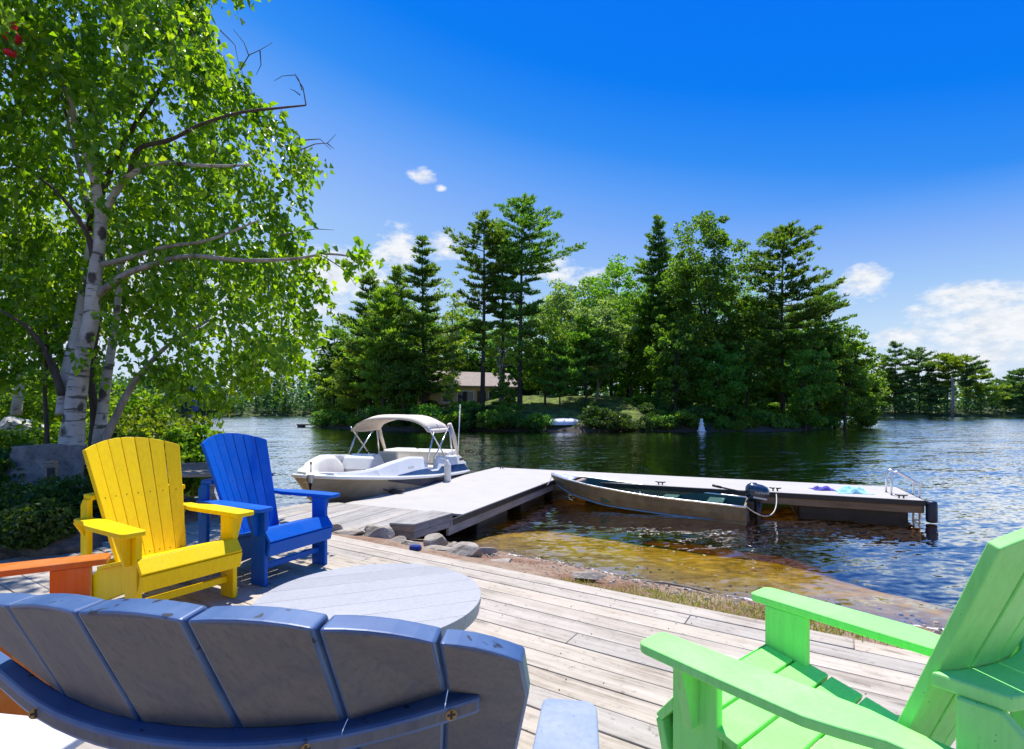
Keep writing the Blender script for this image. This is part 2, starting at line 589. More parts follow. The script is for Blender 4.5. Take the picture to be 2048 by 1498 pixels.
M['towel_aqua'] = simple("aqua_towel", (0.30, 0.62, 0.70), 0.95, var=0.35, nscale=14, bump=0.5, bscale=120)
M['towel_violet'] = simple("violet_towel", (0.075, 0.06, 0.36), 0.95, var=0.5, nscale=12, bump=0.5, bscale=120)
M['bluecloth'] = simple("blue_cloth", (0.02, 0.05, 0.25), 0.9, var=0.3)
M['red'] = simple("red_plastic", (0.62, 0.012, 0.05), 0.3, var=0.2)
M['glass'] = simple("dark_window_glass", (0.03, 0.035, 0.04), 0.08, var=0.1)
M['siding'] = simple("tan_siding", (0.62, 0.42, 0.18), 0.8, var=0.1)
M['roofshingle'] = simple("grey_pink_roofing", (0.30, 0.25, 0.235), 0.85, var=0.15, nscale=3)
M['trimwood'] = simple("dark_trim", (0.10, 0.05, 0.035), 0.7, var=0.2)
M['litter'] = simple("brown_litter", (0.13, 0.06, 0.035), 0.9, var=0.5, nscale=3)
M['foam'] = simple("pale_foam", (0.82, 0.81, 0.78), 0.8, var=0.08)


def rock_mat(name, a, b, c, scale=6.0, speck=0.0):
    m, n, out = new_mat(name)
    co = n.n('ShaderNodeTexCoord').outputs['Object']
    oi = n.n('ShaderNodeObjectInfo')
    off = n.vmath('ADD', co, n.n('ShaderNodeCombineXYZ', in_X=n.math('MULTIPLY', oi.outputs['Random'], 41.0), in_Y=0.0, in_Z=0.0).outputs[0])
    nz = n.noise(off, scale, 8.0, 0.65, 0.4)
    nz2 = n.noise(off, scale * 7, 5.0, 0.7)
    col = n.ramp(n.math('ADD', n.math('MULTIPLY', nz, 0.7), n.math('MULTIPLY', nz2, 0.32)), [(0.36, a), (0.52, b), (0.68, c)])
    if speck:
        sp = n.noise(n.mapping(off, scale=(1, 1, 2.2)), speck, 3.0, 0.6)
        col = n.mix(n.ramp(sp, [(0.53, 0.0), (0.57, 0.85)]), col, (0.03, 0.028, 0.025))
    p = principled(n, out, Base_Color=col, Roughness=0.85)
    n.set(p.inputs['Normal'], n.bump(n.math('ADD', nz, n.math('MULTIPLY', nz2, 0.4)), 0.6, 0.03))
    return m


M['rock'] = rock_mat("grey_granite", (0.17, 0.140, 0.108), (0.33, 0.285, 0.230), (0.46, 0.41, 0.345))
M['boulder'] = rock_mat("pale_speckled_boulder", (0.40, 0.37, 0.33), (0.55, 0.52, 0.48), (0.68, 0.65, 0.6), 3.0, 12.0)
M['slab'] = rock_mat("grey_flagstone", (0.07, 0.07, 0.068), (0.18, 0.172, 0.16), (0.30, 0.285, 0.265), 4.5)
M['darkrock'] = rock_mat("dark_garden_rock", (0.05, 0.045, 0.04), (0.10, 0.09, 0.08), (0.2, 0.19, 0.17), 4.0)


def bark_birch():
    m, n, out = new_mat("birch_bark")
    co = n.n('ShaderNodeTexCoord').outputs['Object']
    z = n.noise(n.mapping(co, scale=(2.6, 2.6, 16)), 1.0, 5.0, 0.65)
    big = n.noise(n.mapping(co, scale=(3.5, 3.5, 3.0)), 1.0, 4.0, 0.6)
    base = n.ramp(big, [(0.3, (0.30, 0.28, 0.255)), (0.55, (0.50, 0.47, 0.435)), (0.75, (0.66, 0.63, 0.59))])
    c = n.mix(n.ramp(z, [(0.555, 0.0), (0.615, 0.9)]), base, (0.06, 0.052, 0.045))
    vor = n.t.nodes.new('ShaderNodeTexVoronoi')
    n.set(vor.inputs['Vector'], n.mapping(co, scale=(5.0, 5.0, 3.2)))
    vor.inputs['Scale'].default_value = 1.0
    jag = n.math('ADD', vor.outputs['Distance'], n.math('MULTIPLY', n.math('SUBTRACT', n.noise(co, 22.0, 4.0), 0.5), 0.28))
    c = n.mix(n.ramp(jag, [(0.19, 0.95), (0.29, 0.0)]), c, (0.05, 0.042, 0.036))
    p = principled(n, out, Base_Color=c, Roughness=0.75)
    n.set(p.inputs['Normal'], n.bump(n.math('ADD', z, big), 0.5, 0.02))
    return m


def bark(name, a, b):
    m, n, out = new_mat(name)
    co = n.n('ShaderNodeTexCoord').outputs['Object']
    nz = n.noise(n.mapping(co, scale=(9, 9, 1.6)), 1.0, 5.0, 0.65)
    p = principled(n, out, Base_Color=n.ramp(nz, [(0.35, a), (0.65, b)]), Roughness=0.9)
    n.set(p.inputs['Normal'], n.bump(nz, 0.6, 0.03))
    return m


M['birch'] = bark_birch()
M['twig'] = bark("dark_twig_bark", (0.05, 0.036, 0.028), (0.11, 0.085, 0.065))
M['stem'] = bark("pale_stem_bark", (0.20, 0.17, 0.14), (0.42, 0.38, 0.33))
M['pinebark'] = bark("pine_bark", (0.035, 0.028, 0.023), (0.095, 0.078, 0.065))
M['snag'] = bark("bleached_snag_bark", (0.15, 0.145, 0.15), (0.30, 0.29, 0.30))
M['leaf_birch'] = leafy("birch_leaves", (0.058, 0.145, 0.009), (0.130, 0.265, 0.016), (0.28, 0.41, 0.035), 0.58, (2.5, 2.15, 0.4), 0.33, 0.5)
M['leaf_bush'] = leafy("bush_leaves", (0.07, 0.15, 0.014), (0.14, 0.25, 0.02), (0.26, 0.34, 0.04), 0.55, (2.0, 1.8, 0.5))
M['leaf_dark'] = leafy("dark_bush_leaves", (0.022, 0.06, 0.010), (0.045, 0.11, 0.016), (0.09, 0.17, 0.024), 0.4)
M['needle'] = leafy("pine_needles", (0.051, 0.123, 0.026), (0.099, 0.217, 0.039), (0.208, 0.348, 0.049), 0.5, (1.9, 1.8, 0.5), 0.5)
M['needle_light'] = leafy("light_pine_needles", (0.088, 0.174, 0.026), (0.176, 0.290, 0.036), (0.304, 0.420, 0.052), 0.5, (1.9, 1.8, 0.5), 0.5)
M['leaf_island'] = leafy("island_leaves", (0.072, 0.160, 0.023), (0.136, 0.275, 0.036), (0.256, 0.406, 0.052), 0.52, (2.0, 1.9, 0.5))
M['leaf_maple'] = leafy("maple_leaves", (0.056, 0.138, 0.021), (0.104, 0.239, 0.031), (0.208, 0.362, 0.044), 0.52, (1.9, 1.9, 0.5))
M['leaf_bright'] = leafy("bright_island_leaves", (0.128, 0.217, 0.023), (0.240, 0.348, 0.039), (0.400, 0.493, 0.065), 0.5, (2.0, 1.9, 0.5))
M['leaf_silver'] = leafy("pale_island_leaves", (0.112, 0.203, 0.072), (0.224, 0.319, 0.130), (0.352, 0.450, 0.208), 0.48)
M['leaf_far'] = leafy("far_forest_leaves", (0.042, 0.106, 0.052), (0.078, 0.175, 0.068), (0.132, 0.250, 0.078), 0.48)
M['grass'] = leafy("shore_grass_blades", (0.22, 0.22, 0.05), (0.32, 0.32, 0.07), (0.42, 0.38, 0.15), 0.4, (1.4, 1.3, 0.6), 0.6)


def ground_mat(name, kind):
    m, n, out = new_mat(name)
    geo = n.n('ShaderNodeNewGeometry')
    pos = geo.outputs['Position']
    sp = n.n('ShaderNodeSeparateXYZ')
    n.set(sp.inputs[0], pos)
    n1 = n.noise(pos, 1.3, 6.0, 0.6)
    n2 = n.noise(pos, 14.0, 6.0, 0.7)
    n3 = n.noise(pos, 70.0, 4.0, 0.7)
    if kind == 'shore':
        mixn = n.math('ADD', n.math('MULTIPLY', n2, 0.5), n.math('MULTIPLY', n3, 0.5))
        sand = n.ramp(mixn, [(0.36, (0.17, 0.115, 0.075)), (0.5, (0.31, 0.225, 0.16)), (0.64, (0.44, 0.35, 0.27))])
        litter = n.mix(n.ramp(n.math('ADD', n.math('MULTIPLY', n1, 0.5), n.math('MULTIPLY', n3, 0.5)), [(0.47, 0.0), (0.56, 0.75)]), sand, (0.17, 0.065, 0.035))
        # above the wrack line the sand is mixed with leaf litter, below it it is washed clean
        hz = n.math('ADD', sp.outputs[2], n.math('MULTIPLY', n.math('SUBTRACT', n1, 0.5), 0.10))
        c = n.mix(n.ramp(hz, [(0.0, 0.0), (1.0, 1.0)]), sand, sand)
        up = n.math('MULTIPLY', n.math('ADD', hz, 0.37), 14.0, clamp=True)
        c = n.mix(up, sand, litter)
        wet = n.math('MULTIPLY', n.math('SUBTRACT', -0.465, hz), 22.0, clamp=True)
        c = n.mix(n.math('MULTIPLY', wet, 0.6), c, (0.19, 0.13, 0.075))
        bed = n.math('MULTIPLY', n.math('SUBTRACT', -0.54, hz), 9.0, clamp=True)
        c = n.mix(n.math('MULTIPLY', bed, 0.8), c, n.ramp(n.noise(pos, 3.2, 6.0, 0.7), [(0.35, (0.24, 0.155, 0.02)), (0.6, (0.62, 0.40, 0.05))]))
        soil = n.math('MULTIPLY', n.math('SUBTRACT', sp.outputs[2], 0.02), 12.0, clamp=True)
        c = n.mix(soil, c, n.ramp(mixn, [(0.4, (0.035, 0.028, 0.02)), (0.6, (0.09, 0.07, 0.05))]))
        rough = 0.9
    elif kind == 'island':
        c = n.ramp(n.math('ADD', n.math('MULTIPLY', n1, 0.5), n.math('MULTIPLY', n2, 0.5)), [(0.38, (0.035, 0.03, 0.02)), (0.46, (0.075, 0.085, 0.026)), (0.55, (0.15, 0.22, 0.035)), (0.72, (0.22, 0.22, 0.06))])
        bank = n.math('MULTIPLY', n.math('SUBTRACT', 0.2, sp.outputs[2]), 2.0, clamp=True)
        c = n.mix(bank, c, n.ramp(n2, [(0.4, (0.03, 0.028, 0.022)), (0.65, (0.12, 0.10, 0.08))]))
        rough = 0.95
    elif kind == 'far':
        c = n.ramp(n.noise(pos, 0.15, 6.0, 0.7), [(0.4, (0.03, 0.05, 0.02)), (0.6, (0.10, 0.12, 0.04)), (0.75, (0.24, 0.17, 0.09))])
        rough = 0.95
    else:
        c = n.ramp(n1, [(0.35, (0.05, 0.04, 0.02)), (0.65, (0.10, 0.08, 0.04))])
        rough = 0.95
    p = principled(n, out, Base_Color=c, Roughness=rough)
    p.inputs['Specular IOR Level'].default_value = 0.2
    n.set(p.inputs['Normal'], n.bump(n.math('ADD', n2, n.math('MULTIPLY', n3, 0.5)), 0.6, 0.03))
    return m


def water_mat():
    m, n, out = new_mat("lake_water")
    pos = n.n('ShaderNodeNewGeometry').outputs['Position']
    rot = n.mapping(pos, rot=(0, 0, R(-12)))
    # slopes of the ripples, taken straight from noise so that they keep their spread far away
    a = n.noise(n.mapping(rot, scale=(0.40, 1.35, 1)), 1.0, 1.5, 0.5, 0.4, out=1)    # long ripples running in to the beach
    b = n.noise(n.mapping(rot, scale=(2.0, 6.2, 1)), 1.0, 2.0, 0.55, 0.5, out=1)
    c = n.noise(n.mapping(pos, scale=(8.0, 14.0, 1)), 1.0, 2.0, 0.5, out=1)
    patch = n.ramp(n.noise(n.mapping(pos, scale=(0.045, 0.15, 1)), 1.0, 3.0, 0.6), [(0.35, 0.55), (0.65, 1.15)])
    half = (0.5, 0.5, 0.5)
    sl = n.vmath('ADD', n.vmath('MULTIPLY', n.vmath('SUBTRACT', a, half), (0.12, 0.34, 0)),
                 n.vmath('ADD', n.vmath('MULTIPLY', n.vmath('SUBTRACT', b, half), (0.19, 0.44, 0)), n.vmath('MULTIPLY', n.vmath('SUBTRACT', c, half), (0.26, 0.46, 0))))
    sc_ = n.n('ShaderNodeVectorMath', operation='SCALE')
    n.set(sc_.inputs[0], sl)
    n.set(sc_.inputs['Scale'], patch)
    # at a low angle only the sides of the ripples that face the eye are seen: mean slope leans to the viewer
    inv = n.n('ShaderNodeNewGeometry').outputs['Incoming']
    isep = n.n('ShaderNodeSeparateXYZ')
    n.set(isep.inputs[0], inv)
    graze = n.math('POWER', n.math('SUBTRACT', 1.0, n.math('ABSOLUTE', isep.outputs[2]), clamp=True), 9.0)
    isc = n.n('ShaderNodeVectorMath', operation='SCALE')
    n.set(isc.inputs[0], n.vmath('MULTIPLY', inv, (0.075, 0.075, 0.0)))
    n.set(isc.inputs['Scale'], graze)
    inc = isc.outputs[0]
    nrm = n.vmath('NORMALIZE', n.vmath('ADD', n.vmath('ADD', sc_.outputs[0], inc), (0, 0, 1)))
    fr = n.n('ShaderNodeFresnel', in_IOR=1.34)
    n.set(fr.inputs['Normal'], nrm)
    gl = n.n('ShaderNodeBsdfGlossy', in_Roughness=0.02)
    n.set(gl.inputs['Normal'], nrm)
    gl.inputs['Color'].default_value = (1, 1, 1, 1)
    tr = n.n('ShaderNodeBsdfTransparent')
    tr.inputs['Color'].default_value = (1, 1, 1, 1)
    mx = n.n('ShaderNodeMixShader')
    n.set(mx.inputs[0], n.math('MULTIPLY', fr.outputs[0], 2.2, clamp=True))
    n.t.links.new(tr.outputs[0], mx.inputs[1])
    n.t.links.new(gl.outputs[0], mx.inputs[2])
    n.t.links.new(mx.outputs[0], out.inputs[0])
    va = n.n('ShaderNodeVolumeAbsorption', in_Density=0.85)
    va.inputs['Color'].default_value = (0.85, 0.74, 0.0, 1)
    n.t.links.new(va.outputs[0], out.inputs['Volume'])
    return m


M['shore'] = ground_mat("shore_sand_and_soil", 'shore')
M['island'] = ground_mat("island_soil", 'island')
M['far'] = ground_mat("far_bank_soil", 'far')
M['bed'] = ground_mat("deep_lake_mud", 'bed')
M['water'] = water_mat()

# ================================================================== SETTING
WZ = -0.52                      # water level; the sitting deck's boards are at z = 0
DN = Vector((0.5402, 0.8416))   # across the deck boards, towards the lake
DT = Vector((0.8416, -0.5402))  # along the deck boards
DECK_ANG = math.atan2(DT.y, DT.x)


def st2xy(t, s):
    return (DT.x * t + DN.x * s, DT.y * t + DN.y * s)


def sstep(a, b, x):
    q = np.clip((x - a) / (b - a), 0, 1)
    return q * q * (3 - 2 * q)


def vnoise(X, Y, sc, seed=0.0):
    f = np.vectorize(lambda x, y: mnoise.noise(Vector((x * sc, y * sc, seed))))
    return f(X, Y)


def wave(X, Y, k):
    return (np.sin(X * 1.7 * k + 1.3 * np.sin(Y * 1.1 * k)) + np.sin(Y * 2.3 * k + 1.7 * np.sin(X * 1.5 * k + 2)) + np.sin((X + Y) * 3.1 * k + 0.7)) / 3


def terrain(X, Y):
    s = X * DN.x + Y * DN.y
    t = X * DT.x + Y * DT.y
    wl = 5.15 + 0.10 * wave(t, t * 0.3, 0.55) - 0.9 * sstep(-4.7, -6.0, t)
    dd_ = s - wl
    dd_ = np.where(dd_ > 0, dd_ * (1 + 0.7 * sstep(-1.2, 2.8, t)), dd_)
    beach = np.where(s < 3.3, -0.20, np.interp(dd_, [-1.85, -1.2, -0.5, 0.0, 1.0, 2.0, 3.0, 4.0, 6.0, 14], [-0.10, -0.19, -0.37, WZ, -0.63, -0.79, -0.98, -1.22, -2.0, -3.6]))
    beach = np.where(s < 3.2, -0.28, beach)
    g = sstep(-5.72, -6.1, t)
    bank = np.interp(s - wl, [-20, -4, -1.0, -0.1, 0.5, 2, 6, 14], [0.75, 0.22, 0.16, -0.3, -0.8, -1.3, -2.6, -3.6])
    far_left = sstep(-9.0, -14.0, t)
    bank = bank + far_left * 0.25 * (s < wl - 1)
    z = beach * (1 - g) + bank * g
    return z + 0.012 * wave(X, Y, 3.0) + 0.02 * wave(X, Y, 1.1)


xs = np.concatenate([np.arange(-70, -13, 3.0), np.arange(-13, 12, 0.11), np.arange(12, 40, 2.0)])
ys = np.concatenate([np.arange(-8, -1, 0.5), np.arange(-1, 13, 0.11), np.arange(13, 45, 1.5)])
GX, GY = np.meshgrid(xs, ys)
GZ = terrain(GX, GY)
nx, ny = len(xs), len(ys)
idx = np.arange(nx * ny).reshape(ny, nx)
F = np.stack([idx[:-1, :-1], idx[:-1, 1:], idx[1:, 1:], idx[1:, :-1]], -1).reshape(-1, 4)
o = link('ground', np_mesh('ground', np.stack([GX, GY, GZ], -1).reshape(-1, 3), F, smooth=True), M['shore'])
tag(o, 'sandy shore sloping from the deck into the shallow water', None, None, 'structure')

o = link('lake_bed', np_mesh('lake_bed', [(-3500, -3500, -3.4), (3500, -3500, -3.4), (3500, 3500, -3.4), (-3500, 3500, -3.4)], [(0, 1, 2, 3)]), M['bed'])
tag(o, 'dark bottom of the lake', None, None, 'structure')
o = link('water', np_mesh('water', [(-3500, -3500, WZ), (3500, -3500, WZ), (3500, 3500, WZ), (-3500, 3500, WZ)], [(0, 1, 2, 3)]), M['water'])
tag(o, 'rippled blue lake, golden brown in the shallows', None, None, 'structure')

# island ground
IC = (5.5, 62.0)
IA, IB = 28.5, 20.5


def island_r(x, y):
    e = 2.0 if x < IC[0] else 2.8
    return (abs((x - IC[0]) / IA) ** e + abs((y - IC[1]) / IB) ** e) ** (1 / e)


def island_z(x, y):
    r = island_r(x, y)
    return float(np.interp(r, [0, 0.45, 0.8, 0.95, 0.985, 1.0, 1.08], [3.1, 2.5, 1.0, 0.05, -0.30, WZ, -1.6]))


V, F = [], []
nr_, na_ = 26, 120
for i in range(nr_ + 1):
    rr = 1.1 * (i / nr_) ** 0.7
    for k in range(na_):
        q = 2 * math.pi * k / na_
        cx, sy = math.cos(q), math.sin(q)
        e = 2.0 if cx < 0 else 2.8
        base = (abs(cx) ** e + abs(sy) ** e) ** (-1 / e)
        wob = 1 + 0.02 * math.sin(5 * q + 1) + 0.014 * math.sin(11 * q) + 0.01 * math.sin(23 * q)
        x = IC[0] + IA * base * cx * rr * wob
        y = IC[1] + IB * base * sy * rr * wob
        z = float(np.interp(rr, [0, 0.45, 0.8, 0.95, 0.985, 1.0, 1.08], [3.1, 2.5, 1.0, 0.05, -0.30, WZ, -1.6]))
        V.append((x, y, z + 0.12 * math.sin(x * 0.9 + 2 * math.sin(y * 0.5)) * (rr < 0.97)))
for i in range(nr_):
    for k in range(na_):
        F.append((i * na_ + k, i * na_ + (k + 1) % na_, (i + 1) * na_ + (k + 1) % na_, (i + 1) * na_ + k))
o = link('island_ground', np_mesh('island_ground', V, F, smooth=True), M['island'])
tag(o, 'low wooded island bank across the water', None, None, 'structure')


# far shore
def far_R(a):      # distance of the far shore along azimuth a (degrees from straight ahead, right positive)
    return float(np.interp(a, [-70, -40, -22, -10, 0, 20, 33, 36, 41, 46, 60], [150, 158, 166, 190, 230, 240, 215, 172, 176, 200, 230]))


V, F = [], []
azs = np.linspace(-70, 62, 200)
for a in azs:
    d0 = far_R(a) + 1.2 * math.sin(a * 2.1) + 0.8 * math.sin(a * 5.3)
    for dr, z in ((-3, -2.0), (0, WZ), (1.5, 0.0), (10, 1.2), (70, 4.0), (160, 6.0)):
        d = d0 + dr
        V.append((d * math.sin(R(a)), d * math.cos(R(a)), z))
for i in range(len(azs) - 1):
    for k in range(5):
        F.append((i * 6 + k, (i + 1) * 6 + k, (i + 1) * 6 + k + 1, i * 6 + k + 1))
o = link('far_shore_ground', np_mesh('far_shore_ground', V, F, smooth=True), M['far'])
tag(o, 'far bank of the lake', None, None, 'structure')


# ================================================================== VEGETATION
def rand_unit(g, n):
    v = g.normal(size=(n, 3))
    return v / np.linalg.norm(v, axis=1, keepdims=True)


def leaves_mesh(name, C, D, L, W, g, tint, fold=0.25):
    """diamond leaves: centre C, axis D, length L, width W (arrays)"""
    n = len(C)
    up = rand_unit(g, n)
    S = np.cross(D, up)
    S /= np.linalg.norm(S, axis=1, keepdims=True) + 1e-9
    Nn = np.cross(S, D)
    L = np.asarray(L).reshape(-1, 1)
    W = np.asarray(W).reshape(-1, 1)
    p0 = C - D * L * 0.5
    p2 = C + D * L * 0.5
    mid = C - D * L * 0.12 + Nn * W * fold
    p1 = mid + S * W * 0.5
    p3 = mid - S * W * 0.5
    V = np.stack([p0, p1, p2, p3], 1).reshape(-1, 3)
    b = np.arange(n) * 4
    F = np.concatenate([np.stack([b, b + 1, b + 2], 1), np.stack([b, b + 2, b + 3], 1)])
    return np_mesh(name, V, F, np.concatenate([tint, tint]))


def pine_meshes(seed, H, Rad, base=0.25, whorls=22, prof=None, lean=0.0, density=1.3, sz=0.44, sparse=0.0, asym=None):
    g = np.random.default_rng(seed)
    prof = prof or [(0, .75), (.2, 1.0), (.5, .8), (.75, .55), (.92, .28), (1, .08)]
    px, py = [p[0] for p in prof], [p[1] for p in prof]
    wood = MB()
    tr = 0.0135 * H
    trunk_pts, tr_r = [], []
    for i in range(9):
        q = i / 8
        trunk_pts.append((lean * q * q * H + 0.02 * H * 0.3 * math.sin(3 * q + seed), 0.004 * H * math.sin(5 * q + seed * 2), q * H))
        tr_r.append(tr * (1 - 0.93 * q) + 0.012)
    wood.tube(trunk_pts, tr_r, 7)

    def at(h):
        q = h / H * 8
        i = min(7, int(q))
        a, b = Vector(trunk_pts[i]), Vector(trunk_pts[i + 1])
        return a + (b - a) * (q - i)
    C, D = [], []
    for k in range(whorls):
        hn = (k + g.uniform(-.25, .25)) / (whorls - 1)
        hn = min(max(hn, 0), 0.995)
        h = H * (base + (1 - base) * hn)
        nb = int(g.integers(4, 7))
        a0 = g.uniform(0, 6.28)
        for j in range(nb):
            if g.uniform() < sparse + .10:
                continue
            ang = a0 + j * 6.283 / nb + g.uniform(-.4, .4)
            L = Rad * np.interp(hn, px, py) * g.uniform(.42, 1.3)
            if asym:
                L *= 1 + asym * math.cos(ang)
            L = max(L, 0.25)
            o_ = np.array(at(min(H * .995, h + g.normal() * .18)))
            dr = np.array([math.cos(ang), math.sin(ang), 0])
            lift = g.uniform(-.12, .08) + 0.75 * max(0, hn - .55)
            nseg = 4
            pts = [o_ + dr * L * q + np.array([0, 0, L * (lift * q + .22 * q * q)]) for q in np.linspace(0, 1, nseg)]
            if L > 0.8:
                wood.tube([tuple(p) for p in pts], [0.012 * L + .012, 0.009 * L + .01, .006 * L + .006, .004], 3, cap=False)
            nt = max(3, int(L * 6.0 * density))
            for q in np.linspace(.22, 1.02, nt):
                c = o_ + dr * L * q + np.array([0, 0, L * (lift * q + .22 * q * q)])
                w = 0.17 * L * (1.0 - .75 * abs(q - .62)) + .05
                side = np.array([-dr[1], dr[0], 0]) * g.normal() * w
                c = c + side + np.array([0, 0, .05 + abs(g.normal()) * .05])
                m = int(12)
                dd = rand_unit(g, m) * 0.62 + dr * 0.55 + np.array([0, 0, 0.55])
                dd /= np.linalg.norm(dd, axis=1, keepdims=True)
                C.append(c + g.normal(size=(m, 3)) * np.array([.12, .12, .035]) * (sz / .42) + dd * .14 * (sz / .42))
                D.append(dd)
    C = np.concatenate(C)
    D = np.concatenate(D)
    n = len(C)
    tint = np.clip(g.normal(.45, .22, n) + 0.12 * D[:, 2], 0, 1)
    crown = leaves_mesh('crown', C, D, g.uniform(.7, 1.25, n) * sz, g.uniform(.20, .34, n) * sz, g, tint, .1)
    return wood.mesh('trunk'), crown


def broadleaf_meshes(seed, H, Rad, base=0.2, clumps=80, leaves=70, sz=0.26, shape='round', trunk=True, clump_r=0.16, lean=0.0):
    g = np.random.default_rng(seed)
    wood = MB()
    C, D = [], []
    cent = np.array([0, 0, H * (base + (1 - base) * .5)])
    ext = np.array([Rad, Rad, H * (1 - base) * .5])
    cl = []
    for k in range(clumps):
        d = rand_unit(g, 1)[0]
        r = g.uniform(.15, 1.0) ** .45
        p = d * r
        if shape == 'vase':       # narrow at the bottom, upswept
            p[:2] *= (.45 + .55 * (p[2] + 1) / 2 * 1.1) if p[2] < .5 else (1.05 - .55 * (p[2] - .5))
        elif shape == 'cone':
            p[:2] *= .25 + .8 * (1 - p[2]) / 2
        else:
            p[:2] *= 1 - .15 * max(0, -p[2])
        p = p * (1 + .14 * math.sin(3 * math.atan2(d[1], d[0]) + seed) + g.normal() * .05)
        cl.append(cent + p * ext + np.array([lean * (p[2] + 1), 0, 0]))
    cr = clump_r * (Rad + H * .25)
    for c in cl:
        m = int(leaves * 1.5 * g.uniform(.5, 1.3))
        r = cr * g.uniform(.55, 1.25)
        dd = rand_unit(g, m)
        pos = c + dd * (g.uniform(.25, 1, (m, 1)) ** .5) * r * np.array([1.15, 1.15, .72])
        ax = dd * .7 + rand_unit(g, m) * .8 + np.array([0, 0, -.25])
        ax /= np.linalg.norm(ax, axis=1, keepdims=True)
        C.append(pos)
        D.append(ax)
    C = np.concatenate(C)
    D = np.concatenate(D)
    n = len(C)
    tint = np.clip(g.normal(.45, .25, n), 0, 1)
    crown = leaves_mesh('crown', C, D, g.uniform(.7, 1.3, n) * sz, g.uniform(.5, .85, n) * sz, g, tint)
    if trunk:
        top = H * (base + (1 - base) * .62)
        tr = max(.02, .014 * H)
        pts = [(lean * q * q, .02 * H * math.sin(2.5 * q + seed) * .4, top * q) for q in np.linspace(0, 1, 7)]
        wood.tube(pts, [tr * (1 - .8 * q) for q in np.linspace(0, 1, 7)], 7)
        for k in range(min(14, clumps // 3)):
            c = cl[int(g.integers(len(cl)))]
            q = g.uniform(.3, .9)
            s0 = np.array(pts[int(q * 6)])
            if c[2] < s0[2]:
                continue
            midp = s0 * .5 + c * .5 + np.array([0, 0, -.06 * H * g.uniform(0, 1)])
            wood.tube([tuple(s0), tuple(midp), tuple(c)], [tr * .42, tr * .26, tr * .08], 4, cap=False)
    else:
        for k in range(5):
            c = cl[int(g.integers(len(cl)))]
            wood.tube([(g.normal() * .05, g.normal() * .05, -.05), tuple(c * np.array([.5, .5, .5])), tuple(c)], [.012, .009, .004], 4, cap=False)
    return wood.mesh('trunk' if trunk else 'stem'), crown


def put_tree(name, meshes, mats, loc, rz=0.0, sc=1.0, label='', cat='tree', group=None, part='trunk'):
    o = empty(name, loc, rz)
    o.scale = (sc, sc, sc) if not hasattr(sc, '__len__') else sc
    tag(o, label, cat, group)
    w, c = meshes
    a = link(part, w, mats[0], o)
    b = link('crown' if part == 'trunk' else 'foliage', c, mats[1], o)
    return o


def island_tree(name, gen, u, vtop, Y, label, mats, group='trees on the island', sc=1.0, rz=None, **kw):
    X = (u - 1024) / 1024 * Y
    z0 = island_z(X, Y)
    ztop = 1.21 + (821 - vtop) / 1024 * Y
    H = ztop - z0
    m = gen(kw.pop('seed'), H, kw.pop('rad_px') / 1024 * Y, **kw)
    return put_tree(name, m, mats, (X, Y, z0 - .05), rz or 0.0, 1.0, label, 'tree', group)


PN, PL = (M['pinebark'], M['needle']), (M['pinebark'], M['needle_light'])
DI, DM, DB, DS = (M['pinebark'], M['leaf_island']), (M['pinebark'], M['leaf_maple']), (M['stem'], M['leaf_bright']), (M['stem'], M['leaf_silver'])
big = [(0, .62), (.15, .85), (.35, 1.0), (.6, .8), (.8, .55), (.93, .3), (1, .1)]
ptop = [(0, .35), (.3, .55), (.5, .9), (.65, 1.0), (.8, .7), (.92, .4), (1, .12)]
spire = [(0, .9), (.3, 1.0), (.6, .62), (.85, .3), (1, .06)]
island_tree('pine_tree', pine_meshes, 1042, 403, 49.5, 'tallest pine on the island, bare trunk showing in front of the cabin', PN, seed=11, rad_px=92, base=.34, whorls=16, prof=ptop, asym=.18)
island_tree('pine_tree', pine_meshes, 966, 432, 51, 'slim tall pine close left of the tallest island pine', PN, seed=12, rad_px=66, base=.3, whorls=16, prof=ptop, asym=-.15)
island_tree('pine_tree', pine_meshes, 1004, 452, 54, 'thin pine squeezed between the two tall pines above the cabin', PN, seed=13, rad_px=44, base=.38, whorls=17, prof=ptop)
island_tree('pine_tree', pine_meshes, 846, 478, 50, 'narrow pointed pine left of the cabin with cloud behind its top', PN, seed=14, rad_px=70, base=.1, whorls=20, prof=spire)
island_tree('pine_tree', pine_meshes, 796, 536, 52, 'light green pine in front of the narrow pointed pine', PL, seed=15, rad_px=72, base=.12, whorls=21, prof=spire)
island_tree('pine_tree', pine_meshes, 742, 552, 54, 'broad pine near the left end of the island below the small birch spray', PN, seed=16, rad_px=66, base=.1, whorls=22, prof=big)
island_tree('pine_tree', pine_meshes, 768, 580, 49, 'shorter pale pine between the leftmost pines', PL, seed=17, rad_px=62, base=.14, whorls=18, prof=big)
island_tree('pine_tree', pine_meshes, 668, 656, 61, 'small lone pine standing at the far left tip of the island', PN, seed=18, rad_px=44, base=.2, whorls=13, prof=big)
island_tree('pine_tree', pine_meshes, 1316, 436, 53, 'pointed spruce-like pine just left of the tall bright maple', PN, seed=19, rad_px=62, base=.2, whorls=26, prof=spire)
island_tree('broadleaf_tree', broadleaf_meshes, 1408, 430, 48.5, 'tall upswept broadleaf tree right of centre on the island', DM, seed=21, rad_px=112, base=.06, clumps=300, leaves=74, shape='vase', clump_r=.08, sz=.27)
island_tree('pine_tree', pine_meshes, 1566, 462, 48, 'big wide pine at the right of the island with long right-hand boughs', PN, seed=22, rad_px=98, base=.16, whorls=17, prof=[(0, .5), (.2, .8), (.45, 1.0), (.65, .85), (.85, .6), (.95, .35), (1, .15)], asym=.14, density=1.6)
